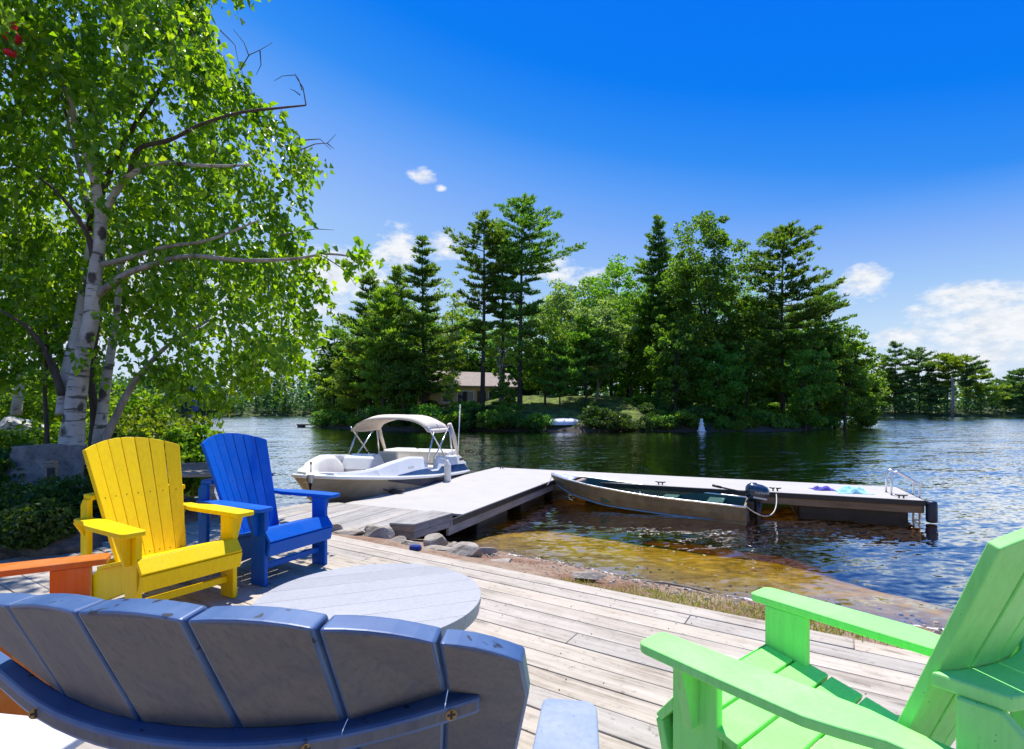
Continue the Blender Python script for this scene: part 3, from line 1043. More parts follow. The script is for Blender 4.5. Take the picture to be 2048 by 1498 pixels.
island_tree('pine_tree', pine_meshes, 1636, 580, 51, 'lower pine behind the right flank of the big wide pine', PN, seed=23, rad_px=70, base=.15, whorls=18, prof=big)
island_tree('broadleaf_tree', broadleaf_meshes, 1222, 524, 63, 'round broadleaf tree forming the high point of the island between pines', DI, seed=24, rad_px=86, base=.06, clumps=150, leaves=60, clump_r=.11, sz=.34)
island_tree('broadleaf_tree', broadleaf_meshes, 1130, 548, 64, 'paler broadleaf tree right of the tallest pine', DS, seed=25, rad_px=78, base=.06, clumps=130, leaves=56, clump_r=.11, sz=.34)
island_tree('broadleaf_tree', broadleaf_meshes, 1262, 566, 55, 'dense dark broadleaf tree over the sunny clearing', DM, seed=26, rad_px=84, base=.16, clumps=150, leaves=60, clump_r=.10)
island_tree('broadleaf_tree', broadleaf_meshes, 1196, 596, 52, 'silvery broadleaf tree left of the sunny clearing', DS, seed=27, rad_px=72, base=.2, clumps=120, leaves=62, clump_r=.10)
island_tree('broadleaf_tree', broadleaf_meshes, 905, 536, 53, 'thin pale see-through tree between pointed pine and slim pine', DB, seed=28, rad_px=46, base=.2, clumps=46, leaves=34, clump_r=.09, sz=.24)
island_tree('broadleaf_tree', broadleaf_meshes, 1000, 640, 47, 'slender young broadleaf tree with light leaves in front of the cabin', DB, seed=29, rad_px=40, base=.38, clumps=36, leaves=34, clump_r=.09, sz=.24)
island_tree('broadleaf_tree', broadleaf_meshes, 1090, 618, 49.5, 'mid green tree right of the cabin roof', DI, seed=30, rad_px=58, base=.1, clumps=110, leaves=52, clump_r=.11)
island_tree('broadleaf_tree', broadleaf_meshes, 868, 640, 63, 'green tree standing behind the cabin gable', DI, seed=31, rad_px=50, base=.2, clumps=64, leaves=50, clump_r=.11)
island_tree('broadleaf_tree', broadleaf_meshes, 716, 690, 53.5, 'bright rounded tree at the left waterline of the island', DB, seed=32, rad_px=60, base=.04, clumps=90, leaves=60, clump_r=.12)
island_tree('broadleaf_tree', broadleaf_meshes, 664, 742, 58, 'smaller bright bushy tree on the leftmost island bank', DB, seed=33, rad_px=40, base=.03, clumps=50, leaves=54, clump_r=.14)
island_tree('broadleaf_tree', broadleaf_meshes, 1690, 640, 48.5, 'leaning broadleaf tree at the right end of the island', DI, seed=34, rad_px=58, base=.08, clumps=100, leaves=56, clump_r=.10)
island_tree('broadleaf_tree', broadleaf_meshes, 1722, 720, 51, 'low dark tree overhanging the right tip of the island', DM, seed=35, rad_px=36, base=.02, clumps=70, leaves=56, clump_r=.14)
island_tree('broadleaf_tree', broadleaf_meshes, 1494, 600, 46, 'mid height maple between tall upswept tree and big wide pine', DM, seed=36, rad_px=56, base=.05, clumps=130, leaves=56, clump_r=.10)
island_tree('broadleaf_tree', broadleaf_meshes, 1350, 610, 45.5, 'dark maple standing near the shore below the spruce-like pine', DM, seed=37, rad_px=52, base=.05, clumps=120, leaves=56, clump_r=.10)
island_tree('broadleaf_tree', broadleaf_meshes, 1440, 680, 44.6, 'short dark tree at the shore above the white statue', DM, seed=38, rad_px=54, base=.03, clumps=110, leaves=56, clump_r=.12)
island_tree('broadleaf_tree', broadleaf_meshes, 1612, 690, 44.8, 'bushy tree at the shore under the big wide pine', DI, seed=39, rad_px=58, base=.08, clumps=84, leaves=56, clump_r=.12)
island_tree('broadleaf_tree', broadleaf_meshes, 905, 726, 46.5, 'small bright sapling in front of the left end of the cabin', DB, seed=45, rad_px=24, base=.25, clumps=26, leaves=32, clump_r=.14, sz=.22)
island_tree('broadleaf_tree', broadleaf_meshes, 1010, 745, 46.5, 'small dark sapling in front of the right end of the cabin', DM, seed=46, rad_px=30, base=.05, clumps=40, leaves=40, clump_r=.14, sz=.22)
island_tree('pine_tree', pine_meshes, 1172, 640, 50, 'dark pine with spreading boughs right of the cabin end', PN, seed=40, rad_px=64, base=.25, whorls=14, prof=big)
island_tree('pine_tree', pine_meshes, 1120, 690, 47.5, 'half-grown pine between cabin and upturned boat', PN, seed=41, rad_px=50, base=.2, whorls=13, prof=big)
island_tree('broadleaf_tree', broadleaf_meshes, 806, 660, 47, 'dense dark tree below the narrow pointed pine', DM, seed=42, rad_px=48, base=.1, clumps=80, leaves=56, clump_r=.12)
island_tree('broadleaf_tree', broadleaf_meshes, 782, 690, 49.5, 'green shore tree left of the dark cabin trees', DI, seed=43, rad_px=54, base=.06, clumps=76, leaves=54, clump_r=.12)
# second row, lower and further back, that closes the gaps between the trunks
for i, (u, v, Y, rp, mats, lab) in enumerate([
        (820, 600, 62, 56, DM, 'tree in the second row behind the narrow pointed pine'),
        (1170, 570, 68, 62, DI, 'tree in the second row between the two pale trees'),
        (1255, 556, 70, 60, DM, 'tree in the second row behind the round high broadleaf tree'),
        (1350, 520, 64, 60, DI, 'tree in the second row behind the spruce-like pine'),
        (1540, 600, 60, 60, DM, 'tree in the second row left behind the big wide pine'),
        (1670, 660, 56, 60, DI, 'tree in the second row at the right end of the island'),
        (700, 650, 62, 50, DM, 'tree in the second row above the bright left shore trees'),
        (760, 640, 66, 60, DI, 'tree in the second row behind the leftmost pines'),
        (940, 610, 68, 62, DI, 'tree in the second row behind the slim tall pine'),
        (1060, 600, 70, 64, DM, 'tree in the second row behind the tallest pine'),
        (1300, 600, 66, 66, DI, 'tree in the second row behind the sunny clearing'),
        (1480, 560, 64, 66, DM, 'tree in the second row behind the tall upswept tree'),
        (1600, 620, 62, 62, DI, 'tree in the second row behind the big wide pine')]):
    island_tree('broadleaf_tree', broadleaf_meshes, u, v, Y, lab, mats, seed=60 + i, rad_px=rp * 1.25, base=.03, clumps=150, leaves=56, clump_r=.13, sz=.34)

g = np.random.default_rng(15)
und = [broadleaf_meshes(400 + i, 6.0, 2.6, base=.0, clumps=54, leaves=46, sz=.36, clump_r=.16) for i in range(3)]
for w, c in und:
    w.materials.append(M['pinebark'])
    c.materials.append(M['leaf_maple'])
for i, u in enumerate(np.arange(690, 1720, 44)):
    Y = float(g.uniform(66, 74))
    uu = u + g.uniform(-14, 14)
    if 1190 < uu < 1260:
        Y = 76.0
    X = (uu - 1024) / 1024 * Y
    o = empty('understory_tree', (X, Y, max(.2, island_z(X, Y)) - .2), g.uniform(0, 6))
    h = g.uniform(.8, 1.25)
    o.scale = (h * 1.1, h * 1.1, h)
    tag(o, 'low bushy tree filling the shade behind the trunks of the island', 'tree', 'understory trees at the back of the island')
    link('trunk', und[i % 3][0], None, o)
    link('crown', und[i % 3][1], None, o)

# shrubs along the island's waterline: shared shapes, individual copies
shrub_protos = [broadleaf_meshes(80 + i, 1.0, .75, base=.0, clumps=26, leaves=46, sz=.12, trunk=False, clump_r=.26) for i in range(3)]
g = np.random.default_rng(5)
mats_sh = [M['leaf_island'], M['leaf_dark'], M['leaf_maple'], M['leaf_bush']]
sh_me = [(w, c) for (w, c) in shrub_protos]
for w, c in sh_me:
    w.materials.append(M['pinebark'])
k = 0
for u in np.arange(640, 1742, 15):
    u2 = u + g.uniform(-8, 8)
    if 1080 < u2 < 1172 or 1388 < u2 < 1420:
        continue
    a = (u2 - 1024) / 1024
    # walk out from the camera until the bank is met
    Y = 36.0
    while island_r(a * Y, Y) > .992 and Y < 70:
        Y += .15
    Y += g.uniform(-.2, .9)
    w, c = sh_me[k % 3]
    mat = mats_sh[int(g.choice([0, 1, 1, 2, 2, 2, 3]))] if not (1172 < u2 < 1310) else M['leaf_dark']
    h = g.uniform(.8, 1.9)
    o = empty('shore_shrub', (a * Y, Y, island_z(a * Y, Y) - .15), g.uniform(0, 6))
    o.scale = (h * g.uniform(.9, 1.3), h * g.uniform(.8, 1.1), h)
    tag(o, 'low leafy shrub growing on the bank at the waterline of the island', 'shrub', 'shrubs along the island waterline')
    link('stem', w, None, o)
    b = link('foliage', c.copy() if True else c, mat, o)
    k += 1

gg = np.random.default_rng(44)
for i in range(46):
    u2 = float(gg.uniform(760, 1640))
    if 1186 < u2 < 1262 or 1092 < u2 < 1160:
        continue
    a = (u2 - 1024) / 1024
    Y = 36.0
    while island_r(a * Y, Y) > .97 and Y < 70:
        Y += .15
    Y += float(gg.uniform(1.2, 7.5))
    if 880 < u2 < 1050 and Y > 49:
        Y -= 5
    w, c = sh_me[i % 3]
    h = float(gg.uniform(.7, 1.5))
    o = empty('slope_shrub', (a * Y, Y, island_z(a * Y, Y) - .12), float(gg.uniform(0, 6)))
    o.scale = (h * 1.4, h * 1.2, h)
    tag(o, 'low dark shrub under the trees on the slope of the island', 'shrub', 'shrubs on the island slope')
    link('stem', w, None, o)
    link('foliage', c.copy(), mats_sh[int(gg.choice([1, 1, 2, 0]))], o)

# ------------------------------------------------------------------ far forest: one mass on the far bank
g = np.random.default_rng(9)
C, D, Ls, Ws = [], [], [], []
for i in range(1260):
    a = g.uniform(-66, 60)
    row = g.uniform(0, 1) ** 1.6 if i < 760 else -.035
    d = far_R(a) + 2.5 + 38 * row
    H = g.uniform(7, 12.5) * (1.0 if a < 20 else .82) if i < 760 else g.uniform(2.0, 5.5)
    x, y = d * math.sin(R(a)), d * math.cos(R(a))
    z0 = .0 + 2.0 * max(row, 0)
    conif = g.uniform() < .55
    m = 95
    if conif:
        q = g.uniform(0, 1, m) ** .8
        rad = (1 - q) * H * .2 + .25
        th = g.uniform(0, 6.28, m)
        rr = rad * np.sqrt(g.uniform(.2, 1, m))
        p = np.stack([x + rr * np.cos(th), y + rr * np.sin(th), z0 + q * H], 1)
        dd = np.stack([np.cos(th), np.sin(th), g.uniform(-.2, .5, m)], 1)
    else:
        u_ = rand_unit(g, m)
        r_ = g.uniform(.4, 1, (m, 1)) ** .5
        lump = 1 + .25 * np.sin(u_[:, :1] * 5 + i) * np.cos(u_[:, 1:2] * 4 + 2 * i)
        p = np.array([x, y, z0 + H * .55]) + u_ * r_ * lump * np.array([H * .27, H * .27, H * .5])
        dd = u_ + rand_unit(g, m)
    dd /= np.linalg.norm(dd, axis=1, keepdims=True)
    C.append(p)
    D.append(dd)
    s_ = H / 11
    Ls.append(g.uniform(.8, 1.9, m) * s_)
    Ws.append(g.uniform(.5, 1.0, m) * s_)
C, D, Ls, Ws = map(np.concatenate, (C, D, Ls, Ws))
tint = np.clip(np.repeat(g.normal(.45, .2, 1260), 95) + g.normal(0, .12, len(C)), 0, 1)
o = link('far_forest', leaves_mesh('far_forest', C, D, Ls, Ws, g, tint), M['leaf_far'])
tag(o, 'mixed forest covering the far bank of the lake', 'forest', None, 'stuff')

# single pines that stand out on the right far bank
far_pines = [
    (1790, 686, .30, [(0, .8), (.3, 1.0), (.6, .66), (.85, .32), (1, .06)], 38, 'dark full pine, the tallest on the right far bank'),
    (1838, 700, .35, ptop, 34, 'scraggly thin pine next to the tallest right far bank pine'),
    (1862, 742, .25, spire, 24, 'short dark pine right of the scraggly thin pine'),
    (1896, 712, .45, ptop, 34, 'flat topped pine above the pale dead trunk'),
    (1932, 716, .5, ptop, 24, 'bare sparse pine right of the flat topped pine'),
    (1962, 738, .3, [(0, .8), (.3, 1.0), (.6, .72), (.85, .4), (1, .08)], 36, 'yellow green pine right of the bare sparse pine'),
    (1768, 720, .2, spire, 26, 'pale pine at the left end of the right far bank'),
    (2046, 742, .3, big, 34, 'pine cut by the right picture edge on the far bank'),
    (2012, 770, .2, spire, 22, 'low round pine left of the pine at the picture edge')]
for i, (u, v, b_, pr, rp, lab) in enumerate(far_pines):
    a = math.degrees(math.atan2((u - 1024) / 1024, 1))
    d = far_R(a) + 4
    Y = d * math.cos(R(a))
    X = d * math.sin(R(a))
    H = 1.21 + (821 - v) / 1024 * Y - .3
    m = pine_meshes(120 + i, H, rp / 1024 * Y * 1.1, base=b_, whorls=12, prof=pr, density=.62, sz=.85, sparse=.3 if 'sparse' in lab or 'scraggly' in lab else 0.05)
    put_tree('pine_tree', m, PL if 'yellow' in lab or 'pale' in lab else (M['pinebark'], M['leaf_far']), (X, Y, .25), 0, 1.0, lab, 'tree', 'pines on the right far bank')
Y = 168 * math.cos(R(40.4))
Xs = (1905 - 1024) / 1024 * Y
sn = MB()
sn.tube([(0, 0, -.4), (.1, 0, 4), (0, 0, 8.5), (-.25, 0, 9.6)], [.36, .30, .22, .06], 9)
o = sn.build('dead_tree_trunk', M['snag'], None, smooth=True, loc=(Xs, Y, .1))
tag(o, 'pale broken dead tree trunk standing on the right far bank', 'tree')

# ================================================================== ISLAND OBJECTS
cab = empty('cabin', (-5.1, 56.0, 1.15), R(24))
tag(cab, 'tan cabin with pinkish grey roof among the island pines', 'cabin')
cw, cd, wh = 9.4, 5.4, 2.75
poly = [(-cd / 2, 0), (cd / 2, 0), (cd / 2, wh), (0, wh + 1.35), (-cd / 2, wh)]
mb = MB()
mb.prism(poly, lambda p: (-cw / 2, p[0], p[1]), lambda p: (cw / 2, p[0], p[1]))
mb.build('wall', M['siding'], cab)
for sgn in (-1, 1):
    mb = MB()
    prof = [(0, wh + 1.35 + .03), (sgn * (cd / 2 + .55), wh - .27), (sgn * (cd / 2 + .55), wh - .13), (0, wh + 1.35 + .19)]
    mb.prism(prof, lambda p: (-cw / 2 - .5, p[0], p[1]), lambda p: (cw / 2 + .5, p[0], p[1]))
    mb.build('roof', M['roofshingle'], cab)
for sgn in (-1, 1):
    for xx in (-cw / 2 - .52, cw / 2 + .52):
        mb = MB()
        prof = [(0, wh + 1.35 - .06), (sgn * (cd / 2 + .56), wh - .36), (sgn * (cd / 2 + .56), wh - .12), (0, wh + 1.35 + .2)]
        mb.prism(prof, lambda p: (xx - .02, p[0], p[1]), lambda p: (xx + .02, p[0], p[1]))
        mb.build('barge_board', M['trimwood'], cab)
for (xx, w_, h_, z_) in ((-2.9, 1.1, 1.1, 1.5), (-.9, 1.7, 1.2, 1.45), (2.4, 1.4, 1.1, 1.5)):
    f = MB().box((xx, -cd / 2 - .03, z_), (w_ + .16, .06, h_ + .16)).build('window', M['white'], cab)
    MB().box((xx, -cd / 2 - .065, z_), (w_, .02, h_)).build('pane', M['glass'], f)
for yy in (-.9, .9):
    f = MB().box((-cw / 2 - .03, yy, 1.5), (.06, 1.0, 1.16)).build('window', M['white'], cab)
    MB().box((-cw / 2 - .065, yy, 1.5), (.02, .85, 1.0)).build('pane', M['glass'], f)
MB().box((.85, -cd / 2 - .03, 1.05), (.95, .06, 2.1)).build('door', M['trimwood'], cab)
dk = MB().box((.6, -cd / 2 - 1.3, -.12), (cw - 1, 2.4, .18))
dk.build('porch', M['oldwood'], cab)

# upturned rowing boat on the island bank
ub = MB()
rows = []
for i in range(13):
    q = -1 + 2 * i / 12
    w = .62 * (1 - abs(q) ** 2.6 * (1.0 if q > 0 else .55))
    hgt = .52 * (1 - .35 * abs(q) ** 3)
    rows.append([(q * 1.35, w * math.cos(a), hgt * math.sin(a) ** .8) for a in np.linspace(0, math.pi, 11)])
ub.grid(rows)
ubr = empty('upturned_boat', (4.35, 42.7, .02), R(8))
tag(ubr, 'white rowing boat lying upside down on the island bank', 'boat')
ub.build('hull', M['white'], ubr, smooth=True)
kb = MB().tube([(-1.3, 0, .40), (-.6, 0, .53), (.6, 0, .53), (1.33, 0, .36)], .02, 6)
kb.build('keel', M['white'], ubr)

# white statue at the island waterline
stt = MB()
stt.lathe([(.01, 0), (.30, 0), (.32, .06), (.24, .10), (.20, .22), (.23, .30), (.16, .36), (.15, .50), (.18, .58), (.12, .66), (.07, .70), (.10, .76), (.11, .82), (.08, .90), (.02, .93)], 12)
o = stt.build('statue', M['white'], None, smooth=True, loc=(15.25, 41.2, -.50))
o.scale = (1.15, 1.15, 1.15)
tag(o, 'small white statue standing at the water edge of the island', 'statue')
# dark low dock at the left tip of the island
dk2 = empty('small_dock', (-19.9, 53.2, WZ), R(6))
tag(dk2, 'low dark dock at the left tip of the island', 'dock')
MB().box((0, 0, .28), (4.4, 1.3, .12)).build('deck', M['oldwood'], dk2)
for xx in (-1.9, 1.9):
    MB().box((xx, 0, .05), (.5, 1.1, .34)).build('float', M['darkfloat'], dk2)
bu = MB().lathe([(.01, -.16), (.15, -.1), (.2, .02), (.16, .14), (.06, .19), (.05, .24), (.01, .25)], 14)
o = bu.build('buoy', M['black'], None, smooth=True, loc=(1.73 * 1024 / 29 * (1748 - 1024) / 1024, 1.73 * 1024 / 29, WZ + .05))
tag(o, 'small black buoy floating right of the island', 'buoy')

# ================================================================== SITTING DECK
deck = empty('deck', (0, 0, 0), 0)
tag(deck, 'bleached grey plank deck by the shore under the chairs', 'deck')
BW, GAP = 0.1415, 0.0045
nails = MB()
g = random.Random(21)
s_edge = 3.265
row = 0
while True:
    s1 = s_edge - row * (BW + GAP)
    if s1 < -0.55:
        break
    sc_ = s1 - BW / 2
    t0 = -5.72 if sc_ < 2.2 else -6.5
    t = t0 + 0.0
    tend = 3.4
    first = True
    while t < tend - .2:
        ln = g.uniform(1.6, 4.4) if first else g.uniform(2.8, 4.9)
        first = False
        t2 = min(tend, t + ln)
        if tend - t2 < .8:
            t2 = tend
        mb = MB().box((0, 0, -.0175), (t2 - t - .004, BW - g.uniform(0, .003), .035))
        x, y = st2xy((t + t2) / 2, sc_)
        b = mb.build('deck_board', M['deck'], deck, bevel=.004, seg=2, loc=(x, y, g.uniform(-.0022, .0012)), rot=(g.uniform(-.006, .006), g.uniform(-.0012, .0012), DECK_ANG + g.uniform(-.0006, .0006)))
        tt = t + .03
        while tt < t2:
            for ds in (-.045, .045):
                if -4.5 < tt < 2.2 and g.random() < .6:
                    nxp, nyp = st2xy(tt + g.uniform(-.01, .01), sc_ + ds + g.uniform(-.006, .006))
                    nails.lathe([(.0034, .0), (.0032, .0018)], 6, (nxp, nyp, .0008))
            tt += .61
        t = t2
    row += 1
o = nails.build('nail_heads', M['darkscrew'], deck)
tag(o, None, None, None, 'stuff')
# rim joist on the lake side and sleepers below the boards
MB().box((0, 0, -.12), (9.9, .04, .16)).build('rim_board', M['greywood'], deck, loc=(*st2xy(-1.55, s_edge - .05), 0), rot=(0, 0, DECK_ANG))
for tt in (-5.2, -3.6, -2.0, -.4, 1.2, 2.8):
    MB().box((0, 0, -.115), (.04, 3.7, .15)).build('joist', M['greywood'], deck, loc=(*st2xy(tt, 1.35), 0), rot=(0, 0, DECK_ANG))

# ================================================================== DOCK
E1 = Vector((0.400, 0.9165))
E2 = Vector((0.9165, -0.400))
DB0 = Vector((0.84, 10.24))
DOCK_ANG = math.atan2(E2.y, E2.x)     # local x along E2, local y along E1
DZ = -0.17
dock = empty('floating_dock', (DB0.x, DB0.y, DZ), DOCK_ANG)
tag(dock, 'pale L-shaped floating dock reaching out from the landing', 'dock')
wy0 = -4.12
# one continuous L deck
poly = [(-2.0, -3.74), (0, wy0 + .38), (0, 0), (5.98, 0), (5.98, 1.52), (-2.0, 1.52)]
MB().prism(poly, lambda p: (p[0], p[1], -.03), lambda p: (p[0], p[1], 0)).build('deck_surface', M['dockdeck'], dock, bevel=.004)


def dbox(name, mat, x0, x1, y0, y1, z0, z1, bevel=.006):
    return MB().box(((x0 + x1) / 2, (y0 + y1) / 2, (z0 + z1) / 2), (x1 - x0, y1 - y0, z1 - z0)).build(name, mat, dock, bevel=bevel)


dbox('rub_strip', M['rubber'], .0, .028, wy0, -.03, -.085, -.002)
dbox('side_board', M['greywood'], -.03, .012, wy0, -.02, -.20, -.032)
dbox('rub_strip', M['rubber'], .03, 5.98, -.028, .0, -.085, -.002)
dbox('side_board', M['brownwood'], .012, 5.95, -.012, .03, -.20, -.032)
dbox('rub_strip', M['rubber'], 5.98, 6.008, 0.0, 1.52, -.085, -.002)
dbox('side_board', M['brownwood'], 5.95, 5.99, .03, 1.5, -.20, -.032)
dbox('rub_strip', M['rubber'], -2.028, -2.0, -3.7, 1.52, -.085, -.002)
dbox('side_board', M['greywood'], -2.012, -1.97, -3.7, 1.5, -.20, -.032)
dbox('rub_strip', M['rubber'], -2.0, 5.98, 1.52, 1.548, -.085, -.002)
dbox('side_board', M['brownwood'], -1.97, 5.95, 1.49, 1.532, -.20, -.032)
for (x0, x1, y0, y1) in ((-1.7, -.16, -3.0, -1.9), (-1.7, -.16, -1.3, -.1), (-1.7, -.1, .2, 1.3), (.6, 2.0, .14, 1.36), (2.4, 3.75, .14, 1.36), (4.3, 5.82, .14, 1.36)):
    dbox('float', M['darkfloat'], x0, x1, y0, y1, -.62, -.19, .03)
# corner bumper
bp = MB()
rows = [(.04, -.335), (.066, -.325), (.074, -.29), (.074, -.06), (.067, -.015), (.04, -.002)]
bp.lathe(rows, 16, (6.075, .02, 0))
bp.build('corner_bumper', M['bumper'], dock, smooth=True)


def cleat(parent, x, y, z, rot=0.0, s=1.0):
    Mx = Matrix.Translation((x, y, z)) @ Matrix.Rotation(rot, 4, 'Z') @ Matrix.Scale(s, 4)
    mb = MB()
    mb.tube([Mx @ Vector(p) for p in ((-.085, 0, .052), (-.05, 0, .044), (.05, 0, .044), (.085, 0, .052))], [.008 * s, .011 * s, .011 * s, .008 * s], 7)
    mb.tube([Mx @ Vector((-.03, 0, 0)), Mx @ Vector((-.03, 0, .044))], .011 * s, 7)
    mb.tube([Mx @ Vector((.03, 0, 0)), Mx @ Vector((.03, 0, .044))], .011 * s, 7)
    return mb.build('cleat', M['darkscrew'], parent, smooth=True)


cleat(dock, -1.87, -2.7, 0, R(90))
cleat(dock, 2.05, .1, 0, 0, 1.1)
cleat(dock, 3.95, .12, 0, 0, 1.1)
cleat(dock, 5.72, .12, 0, 0)
cleat(dock, -1.75, 1.3, 0, 0)

# landing between shore and dock
land = empty('landing', (DB0.x, DB0.y, DZ + .005), DOCK_ANG)
tag(land, 'short landing of worn grey planks joining shore and dock', 'landing')
xx = -2.55
k = 0
while xx < -.40:
    w_ = .185
    y0_ = -5.1 + .12 * math.sin(k * 2.1) - (xx + 2.55) * .03
    y1_ = -3.745
    MB().box((xx + w_ / 2, (y0_ + y1_) / 2, -.0175), (w_ - .008, y1_ - y0_, .035)).build('landing_board', M['landing'], land, bevel=.004, loc=(0, 0, rng.uniform(-.003, .002)))
    xx += w_
    k += 1
MB().box((-1.5, -5.0, -.13), (2.0, .05, .19)).build('edge_beam', M['greywood'], land, bevel=.005)
# wooden step box at the right front corner of the landing
bx = empty('step_box', (DB0.x, DB0.y, 0), DOCK_ANG)
tag(bx, 'grey wooden step box beside the landing at the dock corner', 'step')
bp_ = [(-.345, -4.86), (-.04, -4.80), (.035, -4.06), (-.30, -4.02)]
MB().prism(bp_, lambda p: (p[0], p[1], -.115), lambda p: (p[0], p[1], -.090)).build('lid', M['landing'], bx, bevel=.004)
for (zz0, zz1) in ((-.185, -.118), (-.262, -.188)):
    for (pa, pb) in ((0, 1), (1, 2)):
        a, b = Vector(bp_[pa]), Vector(bp_[pb])
        d = (b - a).normalized()
        nrm = Vector((d.y, -d.x)) * -.012
        mb = MB()
        q = [a + nrm * .2, b + nrm * .2, b + nrm * 2, a + nrm * 2]
        mb.prism([(p.x, p.y) for p in q], lambda p: (p[0], p[1], zz0), lambda p: (p[0], p[1], zz1))
        mb.build('side_plank', M['greywood'] if pa == 1 else M['oldwood'], bx, bevel=.003)  # shade of the front side put into the colour: darker wood there

# swim ladder
lad = empty('swim_ladder', (DB0.x, DB0.y, DZ), DOCK_ANG)
tag(lad, 'bent silver tube ladder at the far end of the dock', 'ladder')
for yy in (.42, .74):
    pts = [(5.66, yy, .0), (5.66, yy, .26)]
    for a in np.linspace(180, 62, 8):
        pts.append((5.74 + .08 * math.cos(R(a)), yy, .30 + .08 * math.sin(R(a))))
    pts += [(5.98, yy, .23)]
    for a in np.linspace(60, 0, 5):
        pts.append((5.985 + .05 * math.cos(R(a)), yy, .185 + .05 * math.sin(R(a))))
    pts += [(6.036, yy, .0), (6.036, yy, -.85)]
    MB().tube(pts, .0165, 10).build('handrail', M['steel'], lad, smooth=True)
for zz in (-.25, -.5, -.75):
    MB().box((6.036, .58, zz), (.06, .32, .02)).build('rung', M['steel'], lad, bevel=.004)


# towels lying on the dock
def heap(name, mat, loc, sx, sy, h, seed, label, parts=()):
    nx_, ny_ = 26, 18
    P = []
    for j in range(ny_):
        row_ = []
        for i in range(nx_):
            x, y = -1 + 2 * i / (nx_ - 1), -1 + 2 * j / (ny_ - 1)
            e = max(0, 1 - (x * x + y * y) ** 1.2)
            nz_ = mnoise.noise(Vector((x * 2.1 + seed, y * 2.3, seed))) + .5 * mnoise.noise(Vector((x * 5 + seed, y * 5, 3)))
            z = h * e ** .6 * (.55 + .75 * nz_) + .006
            wob = 1 + .25 * mnoise.noise(Vector((x * 1.3, y * 1.3, seed + 5)))
            row_.append((x * sx * wob, y * sy * wob, max(.005, z)))
        P.append(row_)
    o_ = MB().grid(P).build(name, mat, None, smooth=True, loc=loc, rot=(0, 0, DOCK_ANG + .2))
    sm = o_.modifiers.new('solid', 'SOLIDIFY')
    sm.thickness = .006
    tag(o_, label, 'towel')
    return o_


def dockpt(a, b, z=DZ):
    p = DB0 + E2 * a + E1 * b
    return (p.x, p.y, z)


heap('towel', M['towel_violet'], dockpt(4.72, .62), .17, .13, .085, 3.3, 'crumpled violet towel lying on the dock left of the aqua one')
heap('towel', M['towel_aqua'], dockpt(5.12, .48), .24, .17, .12, 8.1, 'crumpled aqua towel lying on the dock near the ladder')


# ================================================================== ROCKS
def rock(loc, sx, sy, sz_, seed, label, name='rock', mat=None, cat='rock', group=None, rz=0.0, flat=.25):
    g_ = random.Random(seed)
    bm = bmesh.new()
    bmesh.ops.create_icosphere(bm, subdivisions=3, radius=1.0)
    planes = [(Vector((g_.gauss(0, 1), g_.gauss(0, 1), g_.gauss(0, .7))).normalized(), g_.uniform(.5, .82)) for _ in range(15)]
    planes.append((Vector((0, 0, 1)), .55 + flat))
    for v in bm.verts:
        p = v.co.copy()
        for nrm, d in planes:
            q = p.dot(nrm) - d
            if q > 0:
                p -= nrm * q
        p *= 1 + .05 * mnoise.noise(v.co * 4.5 + Vector((seed, 0, 0)))
        v.co = Vector((p.x * sx, p.y * sy, p.z * sz_)) * (.86 if (mat is None) else 1.0)
    me = bpy.data.meshes.new(name)
    bm.to_mesh(me)
    bm.free()
    o_ = link(name, me, mat or M['rock'], None, loc=loc, rot=(g_.uniform(-.1, .1), g_.uniform(-.1, .1), rz))
    tag(o_, label, cat, group)
    return o_


def gp(u, v, z):
    """point of the ground seen at a place in the photograph's own layout plan"""
    Y = 1024 * (1.21 - z) / (v - 821)
    return Vector(((u - 1024) / 1024 * Y, Y, z))


def rk(u, v, z, *a, **k):
    p = gp(u, v, z)
    return rock((p.x, p.y, z), *a, **k)


rk(672, 1058, -.13, .16, .12, .10, 1, 'round grey rock at the left end of the landing edge')
rk(700, 1068, -.16, .26, .12, .07, 2, 'long flat rock between landing planks and deck')
rk(762, 1072, -.18, .26, .20, .16, 3, 'large pale slanting rock left of the step box')
rk(790, 1086, -.20, .20, .13, .09, 4, 'low dark rock in front of the step box')
rk(872, 1084, -.20, .22, .15, .14, 5, 'angular rock just right of the step box')
rk(904, 1096, -.22, .13, .10, .09, 6, 'small rock behind the flat corner slab')
rk(928, 1104, -.18, .30, .22, .12, 7, 'big flat slab of rock at the corner of the deck')
rk(874, 1102, -.2, .22, .14, .09, 8, 'flat rock between step box and corner slab')
rk(968, 1100, -.28, .22, .09, .06, 9, 'dark flat stone at the water beside the dock')
rk(1000, 1128, -.25, .22, .18, .07, 10, 'broad low stone on the sand next to the corner slab')
rk(820, 1092, -.2, .18, .12, .08, 11, 'small grey rock in the middle of the row below the step box')
rk(1176, 1152, -.15, .26, .10, .05, 12, 'flat pale stone half buried along the deck edge')
rk(740, 1062, -.18, .14, .12, .10, 13, 'small rock tucked against the landing beam')
can = MB().lathe([(.026, 0), (.032, .006), (.032, .1), (.026, .112)], 14)
p = gp(822, 1098, -.10)
o = can.build('crushed_can', M['bluecloth'], None, smooth=True, loc=(p.x, p.y, -.09), rot=(R(82), .2, 1.0))
tag(o, 'small blue can lying among the rocks by the deck', 'can')

